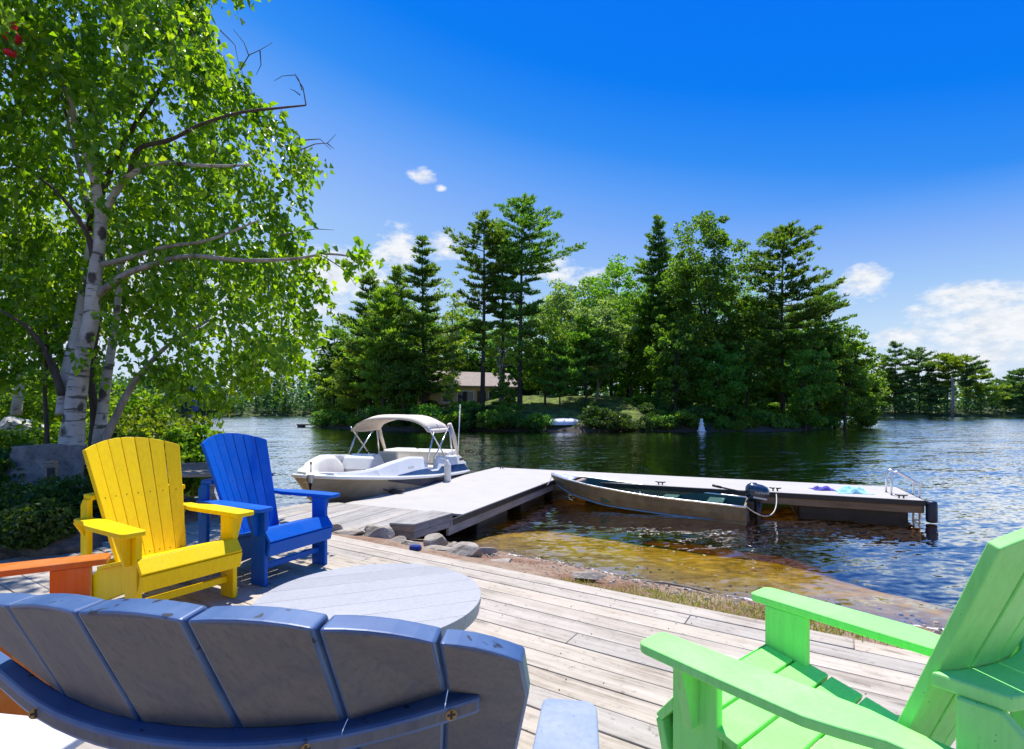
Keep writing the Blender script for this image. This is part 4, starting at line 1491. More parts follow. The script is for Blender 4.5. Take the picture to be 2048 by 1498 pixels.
# driftwood and foam on the sand
dw = MB().tube([(-.28, 0, .012), (-.1, .03, .016), (.1, .02, .016), (.3, -.02, .01)], [.006, .011, .010, .004], 7)
p = gp(1352, 1178, -.32)
o = dw.build('driftwood_stick', M['oldwood'], None, smooth=True, loc=(p.x, p.y, float(terrain(p.x, p.y)) + .005), rot=(0, 0, DECK_ANG + .05))
tag(o, 'pale driftwood stick lying on the sand strip', 'stick')
g = np.random.default_rng(3)
V, F = [], []
tq = -3.6
while tq < 2.6:
    w_ = float(g.uniform(.004, .022)) * (1.7 if -1.1 < tq < .1 else .8)
    if g.uniform() < .62:
        ln = float(g.uniform(.03, .12))
        wlq = 5.15 + .10 * float(wave(np.array(tq), np.array(tq * .3), .55)) + float(g.normal(0, .025)) - .05
        n_ = 9
        x, y = st2xy(tq, wlq)
        zc = max(float(terrain(np.array(x), np.array(y))), WZ) + .008
        b = len(V)
        V.append((x, y, zc + .004))
        for k in range(n_):
            q = 6.283 * k / n_
            rr_ = float(g.uniform(.7, 1.2))
            xx_, yy_ = st2xy(tq + ln * .6 * math.cos(q) * rr_, wlq + w_ * math.sin(q) * rr_)
            V.append((xx_, yy_, max(float(terrain(np.array(xx_), np.array(yy_))), WZ) + .004))
        for k in range(n_):
            F.append((b, b + 1 + k, b + 1 + (k + 1) % n_))
    tq += float(g.uniform(.03, .09))
o = link('foam', np_mesh('foam', V, F, smooth=True), M['foam'])
tag(o, 'thin line of pale foam along the beach waterline', 'foam', None, 'stuff')

# small stones, shells of leaf litter and bits of bark on the sand
g = np.random.default_rng(33)
mbp, mbl = MB(), MB()
for i in range(900):
    tq = float(g.uniform(-3.6, 3.4))
    sq = float(np.clip(g.normal(4.75, .5), 3.4, 5.7))
    x, y = st2xy(tq, sq)
    z = float(terrain(np.array(x), np.array(y)))
    r_ = float(abs(g.normal(.0, .012)) + .005)
    q0 = float(g.uniform(0, 6))
    base = []
    for k in range(5):
        q = q0 + 1.2566 * k
        rr_ = r_ * float(g.uniform(.7, 1.25))
        base.append((x + rr_ * math.cos(q), y + rr_ * math.sin(q), z - .003))
    mbp.add(base + [(b_[0] * .45 + x * .55, b_[1] * .45 + y * .55, z + r_ * .75) for b_ in base], [(5, 6, 7, 8, 9)] + [(k, (k + 1) % 5, 5 + (k + 1) % 5, 5 + k) for k in range(5)])
for i in range(1500):
    tq = float(g.uniform(-3.6, 3.4))
    sq = float(np.clip(g.normal(4.25 if i % 3 else 4.95, .28 if i % 3 else .06), 3.3, 5.1))
    x, y = st2xy(tq, sq)
    z = float(terrain(np.array(x), np.array(y))) + .004
    q = float(g.uniform(0, 3.14))
    l_, w_ = float(g.uniform(.006, .03)), float(g.uniform(.002, .007))
    c_, s_ = math.cos(q), math.sin(q)
    mbl.add([(x + c_ * l_, y + s_ * l_, z), (x - s_ * w_, y + c_ * w_, z + .004), (x - c_ * l_, y - s_ * l_, z + .002), (x + s_ * w_, y - c_ * w_, z)], [(0, 1, 2, 3)])
o = mbp.build('pebbles', M['rock'])
tag(o, 'small stones scattered over the sand strip', 'pebbles', None, 'stuff')
o = mbl.build('leaf_litter', M['litter'])
tag(o, 'brown leaf litter washed up on the sand strip', 'litter', None, 'stuff')

# short dry grass between deck and sand
g = np.random.default_rng(4)
n_ = 26000
tt = g.uniform(-3.0, 4.0, n_)
ss = g.uniform(3.28, 4.45, n_)
patchy = np.array([mnoise.noise(Vector((a * 2.2, b * 3.5, 1.5))) + .5 * mnoise.noise(Vector((a * 7, b * 7, 4))) for a, b in zip(tt, ss)])
ctr = 3.72 + .1 * np.sin(tt * 1.4)
keep = (patchy + .52 - 1.6 * np.abs(ss - ctr) > g.uniform(0, .55, n_)) & (tt > -2.2 + .8 * (ss - 3.3))
tt, ss = tt[keep], ss[keep]
X, Y = DT.x * tt + DN.x * ss, DT.y * tt + DN.y * ss
Z = terrain(X, Y)
n_ = len(X)
D = rand_unit(g, n_) * .75 + np.array([0, 0, .8])
D[:, 2] = np.abs(D[:, 2])
D /= np.linalg.norm(D, axis=1, keepdims=True)
L = g.uniform(.025, .075, n_)
o = link('grass', leaves_mesh('grass', np.stack([X, Y, Z], 1) + D * L[:, None] * .5, D, L, g.uniform(.004, .008, n_), g, np.clip(g.normal(.5, .3, n_), 0, 1)), M['grass'])
tag(o, 'sparse yellowish grass on the sand beside the deck', 'grass', None, 'stuff')


# ================================================================== CHAIRS
def cv(a, v, z):
    return Vector((-a, v, z))      # a: + towards the sitter's left


def arc_pts(c, r, a0, a1, n):
    return [(c[0] + r * math.cos(R(a)), c[1] + r * math.sin(R(a))) for a in np.linspace(a0, a1, n)]


SEAT = [(-.005, .388), (-.10, .370), (-.20, .348), (-.30, .324), (-.40, .298), (-.50, .270)]


def seat_z(v):
    return float(np.interp(-v, [-p[0] for p in SEAT], [p[1] for p in SEAT]))


def make_chair(label, mat, x, y, th, back=True, arm_mat=None, arm_in=.0, group='adirondack chairs on the deck', edge=None, screws=True):
    mats = mat
    root = empty('adirondack_chair', (x, y, .0015), th - math.pi / 2)
    tag(root, label, 'chair', group)
    bv = .005
    li = .022 if arm_in > .05 else 0.0
    for sg in (1, -1):
        def A(a, v, z, sg=sg):
            return cv(sg * a, v, z)
        MB().prism([(-.138, 0), (0, 0), (0, .523), (-.138, .523)], lambda p: A(.257 - li, *p), lambda p: A(.287 - li, *p)).build('front_leg', mats, root, bevel=bv)
        # arm rest
        a1, a2 = .257 - arm_in, .380 - arm_in
        out = [(a1 + .012, .056)] + [(a2 - .03 + .03 * math.sin(R(q)), .026 + .03 * math.cos(R(q))) for q in (0, 22, 45, 68, 90)]
        out += [(a2 + .002, -.2), (a2, -.39), (a2 - .018, -.455), (a2 - .045, -.53), (a2 - .043, -.655), (a2 - .055, -.668), (a1 + .012, -.668), (a1 + .004, -.655), (a1 - .004, -.56), (a1 - .022, -.47), (a1 - .016, -.30), (a1 - .006, -.12), (a1, .030), (a1 + .003, .046)]
        MB().prism(out, lambda p: A(p[0], p[1], .523), lambda p: A(p[0], p[1], .551)).build('arm_rest', arm_mat or mats, root, bevel=.006, seg=3)
        # gusset under the arm
        gz = [(.2875, .522), (a2 - .012, .522), (.318, .345), (.2875, .345)]
        if not li:
            MB().prism(gz, lambda p: A(p[0], -.085, p[1]), lambda p: A(p[0], -.055, p[1])).build('gusset', mats, root, bevel=.003)
        # side rail down to the rear foot
        st_ = [(.02, .345), (-.06, .358)] + [(v, z - .021) for v, z in SEAT[2:]] + [(-.575, .232), (-.80, .085), (-.80, .0), (-.62, .0), (-.40, .085), (-.16, .175), (.035, .215)]
        MB().prism(st_, lambda p: A(.222, *p), lambda p: A(.250, *p)).build('side_rail', mats, root, bevel=bv)
        # rear post
        MB().prism([(-.725, 0), (-.625, 0), (-.625, .66), (-.69, .66), (-.725, .62)], lambda p: A(.2515, *p), lambda p: A(.279, *p)).build('rear_post', mats, root, bevel=bv)
        gz2 = [(.2795, .522), (a2 - .05, .522), (.2795, .43)]
        if not li:
            MB().prism(gz2, lambda p: A(p[0], -.69, p[1]), lambda p: A(p[0], -.665, p[1])).build('gusset', mats, root, bevel=.003)
    # seat slats
    w_ = .090
    pos = 0.0
    v0 = -.008
    for i in range(5):
        v1 = v0 - w_
        z0, z1 = seat_z(v0), seat_z(v1)
        half = (.2555 if v1 > -.16 else .286) - li
        mb = MB()
        n_ = Vector((0, -(z1 - z0), (v1 - v0))).normalized()
        if n_.z < 0:
            n_ = -n_
        vs = []
        for off in (0, -.022):
            for (vv, zz) in ((v0, z0), (v1, z1)):
                for s_ in (-1, 1):
                    vs.append(Vector((s_ * half, vv, zz)) + n_ * off)
        mb.add(vs, [(0, 1, 3, 2), (4, 6, 7, 5), (0, 4, 5, 1), (2, 3, 7, 6), (0, 2, 6, 4), (1, 5, 7, 3)])
        mb.build('seat_slat', mats, root, bevel=.004)
        v0 = v1 - .007
    # rounded nose: two slanting boards ahead of the legs
    for prof in ([(.000, .386), (.058, .312), (.040, .298), (-.004, .352)], [(.058, .300), (.036, .205), (.012, .210), (.034, .304)]):
        MB().prism(prof, lambda p: (-.287 + li, p[0], p[1]), lambda p: (.287 - li, p[0], p[1])).build('front_slat', mats, root, bevel=.004)
    MB().box((0, -.07, .118), (.513 - 2 * li, .028, .042)).build('stretcher', mats, root, bevel=.004)
    if back:
        ns = 7

        def bp(s, z):
            """front face of the fan back"""
            zb, zt = .27, 1.03
            q = (z - zb) / (zt - zb)
            half = .195 + (.281 - .195) * q
            fwd = (.055 + .04 * q) * s * s
            return Vector((s * half, -.475 - .309 * q + fwd, z))
        for i in range(ns):
            s0, s1 = -1 + 2 * i / ns, -1 + 2 * (i + 1) / ns
            gp_ = .0016
            top = []
            for q in np.linspace(s0, s1, 5):
                top.append((q, 1.03 - .064 * q * q))
            loop = [bp(s0, .27), bp(s1, .27)] + [bp(q, z) for q, z in reversed(top)]
            c0 = sum((p for p in loop), Vector()) / len(loop)
            e = (bp((s0 + s1) / 2, 1.0) - bp((s0 + s1) / 2, .3)).normalized()
            lat = (bp(s1, .6) - bp(s0, .6)).normalized()
            nrm = lat.cross(e).normalized()
            if nrm.y < 0:
                nrm = -nrm
            fl = []
            for p in loop:
                q = p - nrm * (p - c0).dot(nrm)       # flat board
                sgn_ = 1 if (q - c0).dot(lat) > 0 else -1
                q = q - lat * sgn_ * gp_ * (abs((q - c0).dot(lat)) > .02)
                fl.append(q)
            n = len(fl)
            vs = fl + [p - nrm * .024 for p in fl]
            fs = [tuple(range(n)), tuple(range(2 * n - 1, n - 1, -1))] + [(k_, n + k_, n + (k_ + 1) % n, (k_ + 1) % n) for k_ in range(n)]
            b_ = MB().add(vs, fs).build('back_slat', mats, root, bevel=.0028)
            if screws:
                sc = MB()
                for zz in (.665, .300):
                    pp = bp((s0 + s1) / 2, zz)
                    pp = pp - nrm * ((pp - c0).dot(nrm) - .0006)
                    Mx = Matrix.Translation(pp) @ nrm.to_track_quat('Z', 'Y').to_matrix().to_4x4()
                    ring = [Mx @ Vector((.0042 * math.cos(k_ * 1.047), .0042 * math.sin(k_ * 1.047), .0008)) for k_ in range(6)]
                    sc.add(ring, [tuple(range(6))])
                sc.build('screw_heads', M['darkscrew'], b_)
        inner = [(s * .245, bp(s * .98, .685).y - .030) for s in np.linspace(-1.1, 1.1, 11)]
        outer = [(.272, -.70), (.20, -.735), (0, -.752), (-.20, -.735), (-.272, -.70)]
        MB().prism(inner + outer, lambda p: (p[0], p[1], .660), lambda p: (p[0], p[1], .690)).build('back_rail', mats, root, bevel=.005)
        low = [(-.22, -.45), (.22, -.45), (.22, -.48), (.1, -.535), (-.1, -.535), (-.22, -.48)]
        MB().prism([(x_, y_ - .075) for x_, y_ in low], lambda p: (p[0], p[1], .255), lambda p: (p[0], p[1], .283)).build('lower_back_rail', mats, root, bevel=.004)
    return root


make_chair('yellow slatted chair standing between the birch and the royal blue chair', M['yellow'], -1.921, 3.063, -.528)
make_chair('royal blue slatted chair next to the yellow one with the boat behind', M['blue'], -1.572, 3.765, -.442)
make_chair('lime green slatted chair at the right, seen from behind its arm', M['green'], .687, 1.646, 2.231)
make_chair('orange slatted chair cut off at the left picture edge', M['orange'], -1.73, 2.02, R(28))

# the old chair in front of the camera: back seen from behind
ox, oy, oth = -.085, 1.142, R(82)
old = make_chair('weathered grey blue chair seen from behind in the foreground', M['chalk_edge'], ox, oy, oth, back=False, arm_mat=M['chalk_arm'], arm_in=.108)
Minv = (Matrix.Translation((ox, oy, .0015)) @ Matrix.Rotation(oth - math.pi / 2, 4, 'Z')).inverted()
Dtop = [.190, .165, .148, .143, .150, .172, .202]
tops_px = [(-42, 1192), (79.6, 1187.5), (216, 1197), (419, 1210), (661.7, 1226.4), (888.3, 1254.5), (1053, 1293)]
bots_px = [(30, 1312), (134, 1392.6), (282, 1443), (478, 1455), (687, 1441), (889.4, 1384.6), (1058, 1392)]


def atz(u, v, z):
    Y = 1024 * (1.21 - z) / (v - 821)
    return Vector(((u - 1024) / 1024 * Y, Y, z))


ZR = .93
tops = [atz(u, v, 1.21 - d) for (u, v), d in zip(tops_px, Dtop)]
fwd3 = Vector((math.cos(oth), math.sin(oth), 0))
bots = [atz(u, v, ZR) + (fwd3 * .995 + Vector((0, 0, .05))) * .026 for i, (u, v) in enumerate(bots_px)]
lat3 = Vector((math.sin(oth), -math.cos(oth), 0))
mid = len(tops) // 2
dirs = []
for t_, b_ in zip(tops, bots):
    d = (b_ - t_) / (t_.z - b_.z)
    dirs.append(d)
avg = sum(dirs, Vector()) / len(dirs)
seg_n = []
for i in range(6):
    lat = (tops[i + 1] - tops[i]).normalized()
    nrm = lat.cross((tops[i] - bots[i]).normalized())
    nrm = nrm.normalized() if nrm.y > 0 else -nrm.normalized()
    seg_n.append(nrm)
seam_n = [seg_n[0]] + [(seg_n[i] + seg_n[i + 1]).normalized() for i in range(5)] + [seg_n[5]]
for i in range(6):
    gap = .0014
    (tA, bA), (tB, bB) = (tops[i], bots[i]), (tops[i + 1], bots[i + 1])
    lat = (tB - tA).normalized()
    tA2, tB2 = tA + lat * gap, tB - lat * gap
    bA2, bB2 = bA + lat * gap, bB - lat * gap
    dlow = avg
    cA2, cB2 = bA2 + dlow * .58 + lat3 * .05 * (1 - i / 3), bB2 + dlow * .58 + lat3 * (.05 if i < 5 else .0) * (1 - (i + 1) / 3)
    ntop = 6
    top = []
    for q in np.linspace(0, 1, ntop):
        p = tA2.lerp(tB2, q)
        top.append(p + Vector((0, 0, .012 * q * (1 - q))))
    outline = top + [bB2, cB2, cA2, bA2]
    wts = [k_ / (ntop - 1) for k_ in range(ntop)] + [1, 1, 0, 0]
    n = len(outline)
    offs = []
    for w_ in wts:
        q = seam_n[i].lerp(seam_n[i + 1], w_) * .45 + fwd3 * .55
        offs.append(Vector((q.x, q.y, q.z * .15)).normalized() * .026)
    vs = [Minv @ p for p in outline] + [Minv @ (p - d_) for p, d_ in zip(outline, offs)]
    nt_ = ntop
    # front and back faces as strips so that bent boards stay clean
    fr = [tuple(list(range(nt_)) + [nt_, n - 1]), (n - 1, nt_, nt_ + 1, n - 2)]
    sides = [(k_, n + k_, n + (k_ + 1) % n, (k_ + 1) % n) for k_ in range(n)]
    me = bpy.data.meshes.new('back_slat')
    me.from_pydata([tuple(p) for p in vs], [], [fr[0], fr[1]] + [tuple(n + q for q in reversed(f)) for f in fr] + sides)
    me.polygons.foreach_set('material_index', [0] * 4 + [1] * len(sides))
    bm = bmesh.new()
    bm.from_mesh(me)
    bmesh.ops.recalc_face_normals(bm, faces=bm.faces)
    bm.to_mesh(me)
    bm.free()
    o = link('back_slat', me, [M['chalk'], M['chalk_edge']], old, bevel=.0032, seg=3)
    for md in o.modifiers:
        md.material = 1
# bent rail behind the slats
inn = [(-70, 1250), (30, 1316), (134, 1393), (282, 1444), (478, 1456), (687, 1442), (889.4, 1385.5), (944, 1352)]
outr = [(-70, 1292), (0, 1349), (70, 1412), (179, 1458), (330, 1488), (475, 1496), (690, 1470), (903.5, 1411), (963, 1390)]


def resample(pts, n):
    P = [atz(u, v, ZR) for u, v in pts]
    ds = [0]
    for a, b in zip(P, P[1:]):
        ds.append(ds[-1] + (b - a).length)
    out_ = []
    for q in np.linspace(0, ds[-1], n):
        for k_ in range(len(P) - 1):
            if q <= ds[k_ + 1] + 1e-9:
                f_ = (q - ds[k_]) / (ds[k_ + 1] - ds[k_])
                out_.append(P[k_].lerp(P[k_ + 1], f_))
                break
    return out_


nn = 22
A_ = resample(inn, nn)
B_ = resample(outr, nn)


def smooth_line(P, it=3):
    for _ in range(it):
        P = [P[0]] + [(P[i - 1] + P[i] * 2 + P[i + 1]) / 4 for i in range(1, len(P) - 1)] + [P[-1]]
    return P


A_, B_ = smooth_line(A_), smooth_line(B_)
vs, fs, mi = [], [], []
for a, b in zip(A_, B_):
    dn = Vector((0, 0, -.019)) + fwd3 * .001
    vs += [Minv @ a, Minv @ b, Minv @ (b + dn), Minv @ (a + dn)]
for i in range(nn - 1):
    q = i * 4
    for k_ in range(4):
        fs.append((q + k_, q + (k_ + 1) % 4, q + 4 + (k_ + 1) % 4, q + 4 + k_))
        mi.append(0 if k_ == 1 else 1)
fs += [(3, 2, 1, 0), (q + 4, q + 5, q + 6, q + 7)]
mi += [1, 1]
me = bpy.data.meshes.new('back_rail')
me.from_pydata([tuple(p) for p in vs], [], fs)
me.polygons.foreach_set('material_index', mi)
bm = bmesh.new()
bm.from_mesh(me)
bmesh.ops.recalc_face_normals(bm, faces=bm.faces)
bm.to_mesh(me)
bm.free()
rail = link('back_rail', me, [M['chalk'], M['chalk_edge']], old, bevel=.005, seg=3)
for md in rail.modifiers:
    md.material = 1
for i in (3, 7, 12, 16, 19, 20):
    if i in (3, 7, 16, 20):
        c_ = B_[i] + Vector((0, 0, -.0095)) + fwd3 * .0002
        nr = (B_[i] - A_[i])
        nr.z = 0
        nr.normalize()
        Mx = Minv @ Matrix.Translation(c_) @ nr.to_track_quat('Z', 'Y').to_matrix().to_4x4()
        mb = MB()
        ring = [Mx @ Vector((.0055 * math.cos(k_ * .5236), .0055 * math.sin(k_ * .5236), .0012)) for k_ in range(12)]
        mb.add(ring, [tuple(range(12))])
        for sx_, sy_ in ((.004, .0011), (.0011, .004)):
            mb.add([Mx @ Vector((a_ * sx_, b_ * sy_, .0016)) for a_, b_ in ((-1, -1), (1, -1), (1, 1), (-1, 1))], [(0, 1, 2, 3)], 1)
        mb.build('screw', [M['screw'], M['darkscrew']], old)

# ------------------------------------------------------------------ round table
tab = empty('round_table', (-.5766, 2.094, .0015), 0)
tab.rotation_euler = (0, 0, R(20))
tag(tab, 'round pale grey slatted table between the chairs', 'table')
RT, NP = .449, 7
pw = 2 * RT / NP
for i in range(NP):
    y0, y1 = -RT + i * pw + .0009, -RT + (i + 1) * pw - .0009
    poly = []
    for q in np.linspace(y0, y1, 9):
        poly.append((math.sqrt(max(0, RT * RT - q * q)), q))
    left = [(-x_, y_) for x_, y_ in reversed(poly)]
    pl = [p for p in poly + left]
    if abs(pl[0][0]) < 1e-4:
        pl = pl[1:]
    MB().prism(pl, lambda p: (p[0], p[1], .424), lambda p: (p[0], p[1], .450)).build('top_plank', M['tabletop'], tab, bevel=.0016)
ring = MB()
prof_o = [(RT - .012) * 1.0]
n_ = 72
vs, fs = [], []
for k_ in range(n_):
    q = 6.28318 * k_ / n_
    for (r_, z_) in ((RT - .006, .423), (RT - .006, .392), (RT - .03, .392), (RT - .03, .423)):
        vs.append((r_ * math.cos(q), r_ * math.sin(q), z_))
for k_ in range(n_):
    for j in range(4):
        a, b = k_ * 4 + j, k_ * 4 + (j + 1) % 4
        c, d = ((k_ + 1) % n_) * 4 + (j + 1) % 4, ((k_ + 1) % n_) * 4 + j
        fs.append((a, b, c, d))
ring.add(vs, fs)
ring.build('apron', M['tabletop'], tab, smooth=False)
for k_ in range(4):
    q = R(45 + 90 * k_)
    Mx = Matrix.Rotation(q, 4, 'Z')
    MB().prism([(.30, 0), (.36, 0), (.33, .422), (.25, .422)], lambda p: Mx @ Vector((p[0], -.045, p[1])), lambda p: Mx @ Vector((p[0], .045, p[1]))).build('leg', M['tabletop'], tab, bevel=.004)
for q in (0, 90):
    Mx = Matrix.Rotation(R(q + 45), 4, 'Z')
    MB().box((0, 0, .20 + .001 * q / 3), (.56, .03, .06), Mx).build('cross_brace', M['tabletop'], tab, bevel=.004)

# white side table at the lower left
wt_ = empty('side_table', (-1.33, 1.03, .0015), R(-8))
tag(wt_, 'white low side table at the bottom left corner behind the old chair', 'table')
for i in range(4):
    poly = [(-.3, -.26 + i * .13 + .002), (.3, -.26 + i * .13 + .002), (.3, -.26 + (i + 1) * .13 - .002), (-.3, -.26 + (i + 1) * .13 - .002)]
    MB().prism(poly, lambda p: (p[0], p[1], .427), lambda p: (p[0], p[1], .452)).build('top_plank', M['whitetop'], wt_, bevel=.006, seg=3)
for sx_ in (-1, 1):
    for sy_ in (-1, 1):
        MB().box((sx_ * .24, sy_ * .2, .213), (.05, .05, .426)).build('leg', M['whitetop'], wt_, bevel=.004)
MB().box((0, .2, .39), (.43, .03, .06)).build('apron', M['whitetop'], wt_, bevel=.003)
MB().box((0, -.2, .39), (.43, .03, .06)).build('apron', M['whitetop'], wt_, bevel=.003)

# ================================================================== MOTOR BOAT
BO = (-1.844, 11.70, WZ)
boat = empty('motor_boat', BO, R(162.6))
tag(boat, 'white and navy motor boat with beige bimini top moored at the dock', 'boat')
BL = 4.1
yst = np.linspace(0, BL, 22)


def hb(y):      # half beam at the rub rail
    return float(np.interp(y, [0, .4, 1.2, 2.2, 2.9, 3.4, 3.7, 3.95, 4.06, 4.1], [.92, .96, .985, .97, .90, .79, .62, .44, .24, .06]))


def rz_(y):
    return float(np.interp(y, [0, 1, 2, 3, 4.25], [.40, .455, .53, .62, .76]))


rows = []
for y in yst:
    b, z = hb(y), rz_(y)
    kz = float(np.interp(y, [0, 2.4, 3.3, 3.9, 4.25], [-.22, -.22, -.10, .18, .60]))
    cz = float(np.interp(y, [0, 2.4, 3.4, 4.25], [.02, .05, .22, .66]))
    cb = b * float(np.interp(y, [0, 2.5, 3.6, 4.25], [.95, .92, .72, .3]))
    half = [(0, kz), (cb * .5, kz + (cz - kz) * .45), (cb, cz), (b * .965, z - .06), (b, z)]
    rows.append([(-x_, y, z_) for x_, z_ in reversed(half)] + [(x_, y, z_) for x_, z_ in half[1:]])
mb = MB().grid(rows)
nb_ = len(rows[0])
mb.add(rows[0], [tuple(range(nb_))])
mb.build('hull', M['hulltan'], boat, smooth=False)
# navy band under the rail (slightly proud of the hull)
for sg in (-1, 1):
    P = []
    for y in np.linspace(.0, 3.2, 18):
        b, z = hb(y), rz_(y)
        wid = float(np.interp(y, [0, 1.2, 2.4, 3.2], [.23, .20, .11, .015]))
        cb = b * float(np.interp(y, [0, 2.5, 3.6, 4.25], [.95, .92, .72, .3]))
        cz = float(np.interp(y, [0, 2.4, 3.4, 4.25], [.02, .05, .22, .66]))
        hx = lambda zz: cb + (b * .965 - cb) * (zz - cz) / max(.01, z - .06 - cz)
        P.append([(sg * (hx(z - .06) + .008), y, z - .055), (sg * (hx(z - .06 - wid) + .008), y, z - .06 - wid)])
    MB().grid(P).build('hull_band', M['navy'], boat)
    MB().tube([(sg * (hb(y) + .012), y, rz_(y) - .02) for y in np.linspace(.0, BL, 30)], .030, 8).build('rub_rail', M['gelcoat'], boat, smooth=True)

    # coaming: the topside above the rail
    def coam(y):
        return float(np.interp(y, [.0, .12, .3, 1.45, 1.50, 1.56, 1.85, 1.92, 2.0, 2.5, 3.0, 3.5, 3.9, 4.25], [.10, .30, .35, .35, .34, .12, .11, .12, .34, .34, .25, .11, .05, .03]))
    P = []
    for y in np.concatenate([np.linspace(0, 1.4, 10), np.linspace(1.45, 2.02, 14), np.linspace(2.1, BL, 18)]):
        b, z, c = hb(y), rz_(y), coam(y)
        inw = .10 * c / .35
        th_ = min(.13, b * .5)
        P.append([(sg * (b - .004), y, z), (sg * (b - .02 - inw), y, z + c - .03), (sg * (b - .05 - inw), y, z + c), (sg * (b - th_ - inw * .6), y, z + c), (sg * (b - th_ - .02 - inw * .5), y, z + c - .03), (sg * (b - th_ - .02), y, z - .12)])
    MB().grid(P).build('coaming', M['gelcoat'], boat, smooth=False)
    # blue sweep stripe on the coaming side
    P = []
    for y in np.linspace(.02, 3.0, 22):
        if 1.48 < y < 1.95:
            hgt = .075
        else:
            hgt = float(np.interp(y, [0, 1.0, 1.9, 2.4, 3.0], [.15, .15, .13, .09, .01]))
        b, z, c = hb(y), rz_(y), coam(y)
        inw = .10 * c / .35
        q0, q1 = .02 / max(c, .03), min(.97, (.02 + hgt) / max(c, .03))
        ax = lambda q: (sg * ((b - .004) + ((b - .02 - inw) - (b - .004)) * q + .006), y, z + (c - .03) * q)
        P.append([ax(q0), ax(q1)])
    MB().grid(P).build('side_stripe', M['navystripe'], boat)
# cockpit floor and decks
fl = [(-.80, .3), (.80, .3), (.80, 2.6), (.58, 3.2), (.32, 3.7), (-.32, 3.7), (-.58, 3.2), (-.80, 2.6)]
MB().prism(fl, lambda p: (p[0], p[1], .20), lambda p: (p[0], p[1], .23)).build('floor', M['vinyl_brown'], boat)
bow = []
for y in np.linspace(3.25, 4.22, 9):
    b, z = hb(y) - .03, rz_(y)
    bow.append([(-b, y, z + .01), (-b * .5, y, z + .04), (b * .5, y, z + .04), (b, y, z + .01)])
MB().grid(bow).build('bow_deck', M['gelcoat'], boat, smooth=True)
MB().box((0, -.16, .30), (1.5, .42, .05)).build('swim_platform', M['gelcoat'], boat, bevel=.015)
MB().box((0, .03, .38), (1.72, .06, .42)).build('transom', M['gelcoat'], boat, bevel=.015)


def cushion(name, mat, c, s, rot=(0, 0, 0), bev=.05):
    Mx = Matrix.Translation(c) @ Matrix.Rotation(rot[2], 4, 'Z') @ Matrix.Rotation(rot[1], 4, 'Y') @ Matrix.Rotation(rot[0], 4, 'X')
    return MB().box((0, 0, 0), s, Mx).build(name, mat, boat, bevel=bev, seg=4, smooth=True)


cushion('sun_pad', M['vinyl'], (-.22, .42, .80), (.95, .62, .14))
cushion('sun_pad', M['vinyl'], (.55, .42, .81), (.55, .62, .14))
cushion('stern_seat', M['vinyl'], (0, .95, .52), (1.5, .42, .14))
cushion('seat_back', M['vinyl'], (0, .74, .72), (1.55, .12, .30))
MB().box((0, .9, .34), (1.5, .5, .24)).build('seat_base', M['vinyl_brown'], boat, bevel=.01)
MB().box((0, .4, .5), (1.5, .6, .46)).build('sun_pad_base', M['gelcoat'], boat, bevel=.02)
# curved bow lounge backs
for sg in (-1, 1):
    P = []
    for y in np.linspace(2.35, 3.95, 14):
        b, z = hb(y) - .10, rz_(y)
        hh = float(np.interp(y, [2.35, 2.6, 3.0, 3.5, 3.95], [.16, .27, .26, .15, .03])) * (1.25 if sg > 0 else .55)
        P.append([(sg * (b - .0), y, z - .1), (sg * (b - .03), y, z + hh - .03), (sg * (b - .08), y, z + hh), (sg * (b - .15), y, z + hh - .02), (sg * (b - .20), y, z + hh - .09), (sg * (b - .22), y, z - .12)])
    MB().grid(P).build('bow_seat_back', M['vinyl'], boat, smooth=True)
    P = []
    for y in np.linspace(2.5, 3.7, 10):
        b, z = hb(y) - .30, rz_(y)
        P.append([(sg * b, y, z + .07), (sg * (b + .005), y, z - .04), (sg * (b - .05), y, z - .16), (sg * max(.04, b - .42), y, z - .17), (sg * max(.03, b - .43), y, z - .36)])
    MB().grid(P).build('bow_seat', M['vinyl_brown'], boat, smooth=True)
# helm console, wheel, seats
con = [(0, 0), (.62, 0), (.60, .34), (.46, .52), (.16, .56), (.02, .40)]
MB().prism([(1.72 + p[0], .23 + p[1] * 1.18) for p in con], lambda p: (.14, p[0], p[1]), lambda p: (.80, p[0], p[1])).build('console', M['gelcoat'], boat, bevel=.05, seg=4)
wh_ = MB()
ctr = Vector((.46, 1.66, .80))
ax = Vector((0, -.75, .66)).normalized()
u1 = Vector((1, 0, 0))
u2 = ax.cross(u1)
wh_.tube([ctr + (u1 * math.cos(q) + u2 * math.sin(q)) * .155 for q in np.linspace(0, 6.2832, 25)], .014, 7, cap=False)
for q in (.5, 2.6, 4.7):
    wh_.tube([ctr - ax * .02, ctr + (u1 * math.cos(q) + u2 * math.sin(q)) * .15], .009, 5)
wh_.tube([ctr, ctr - ax * .14], .02, 6)
wh_.build('steering_wheel', M['black'], boat, smooth=True)
cushion('helm_seat', M['vinyl'], (.44, 1.28, .52), (.46, .40, .12))
cushion('seat_back', M['vinyl'], (.44, 1.12, .70), (.46, .10, .34), (R(-8), 0, 0))
MB().lathe([(.10, .23), (.05, .27), (.05, .46)], 10, (.44, 1.28, 0)).build('seat_post', M['steel'], boat)
cushion('side_seat', M['vinyl'], (-.50, 2.15, .44), (.36, .6, .14))
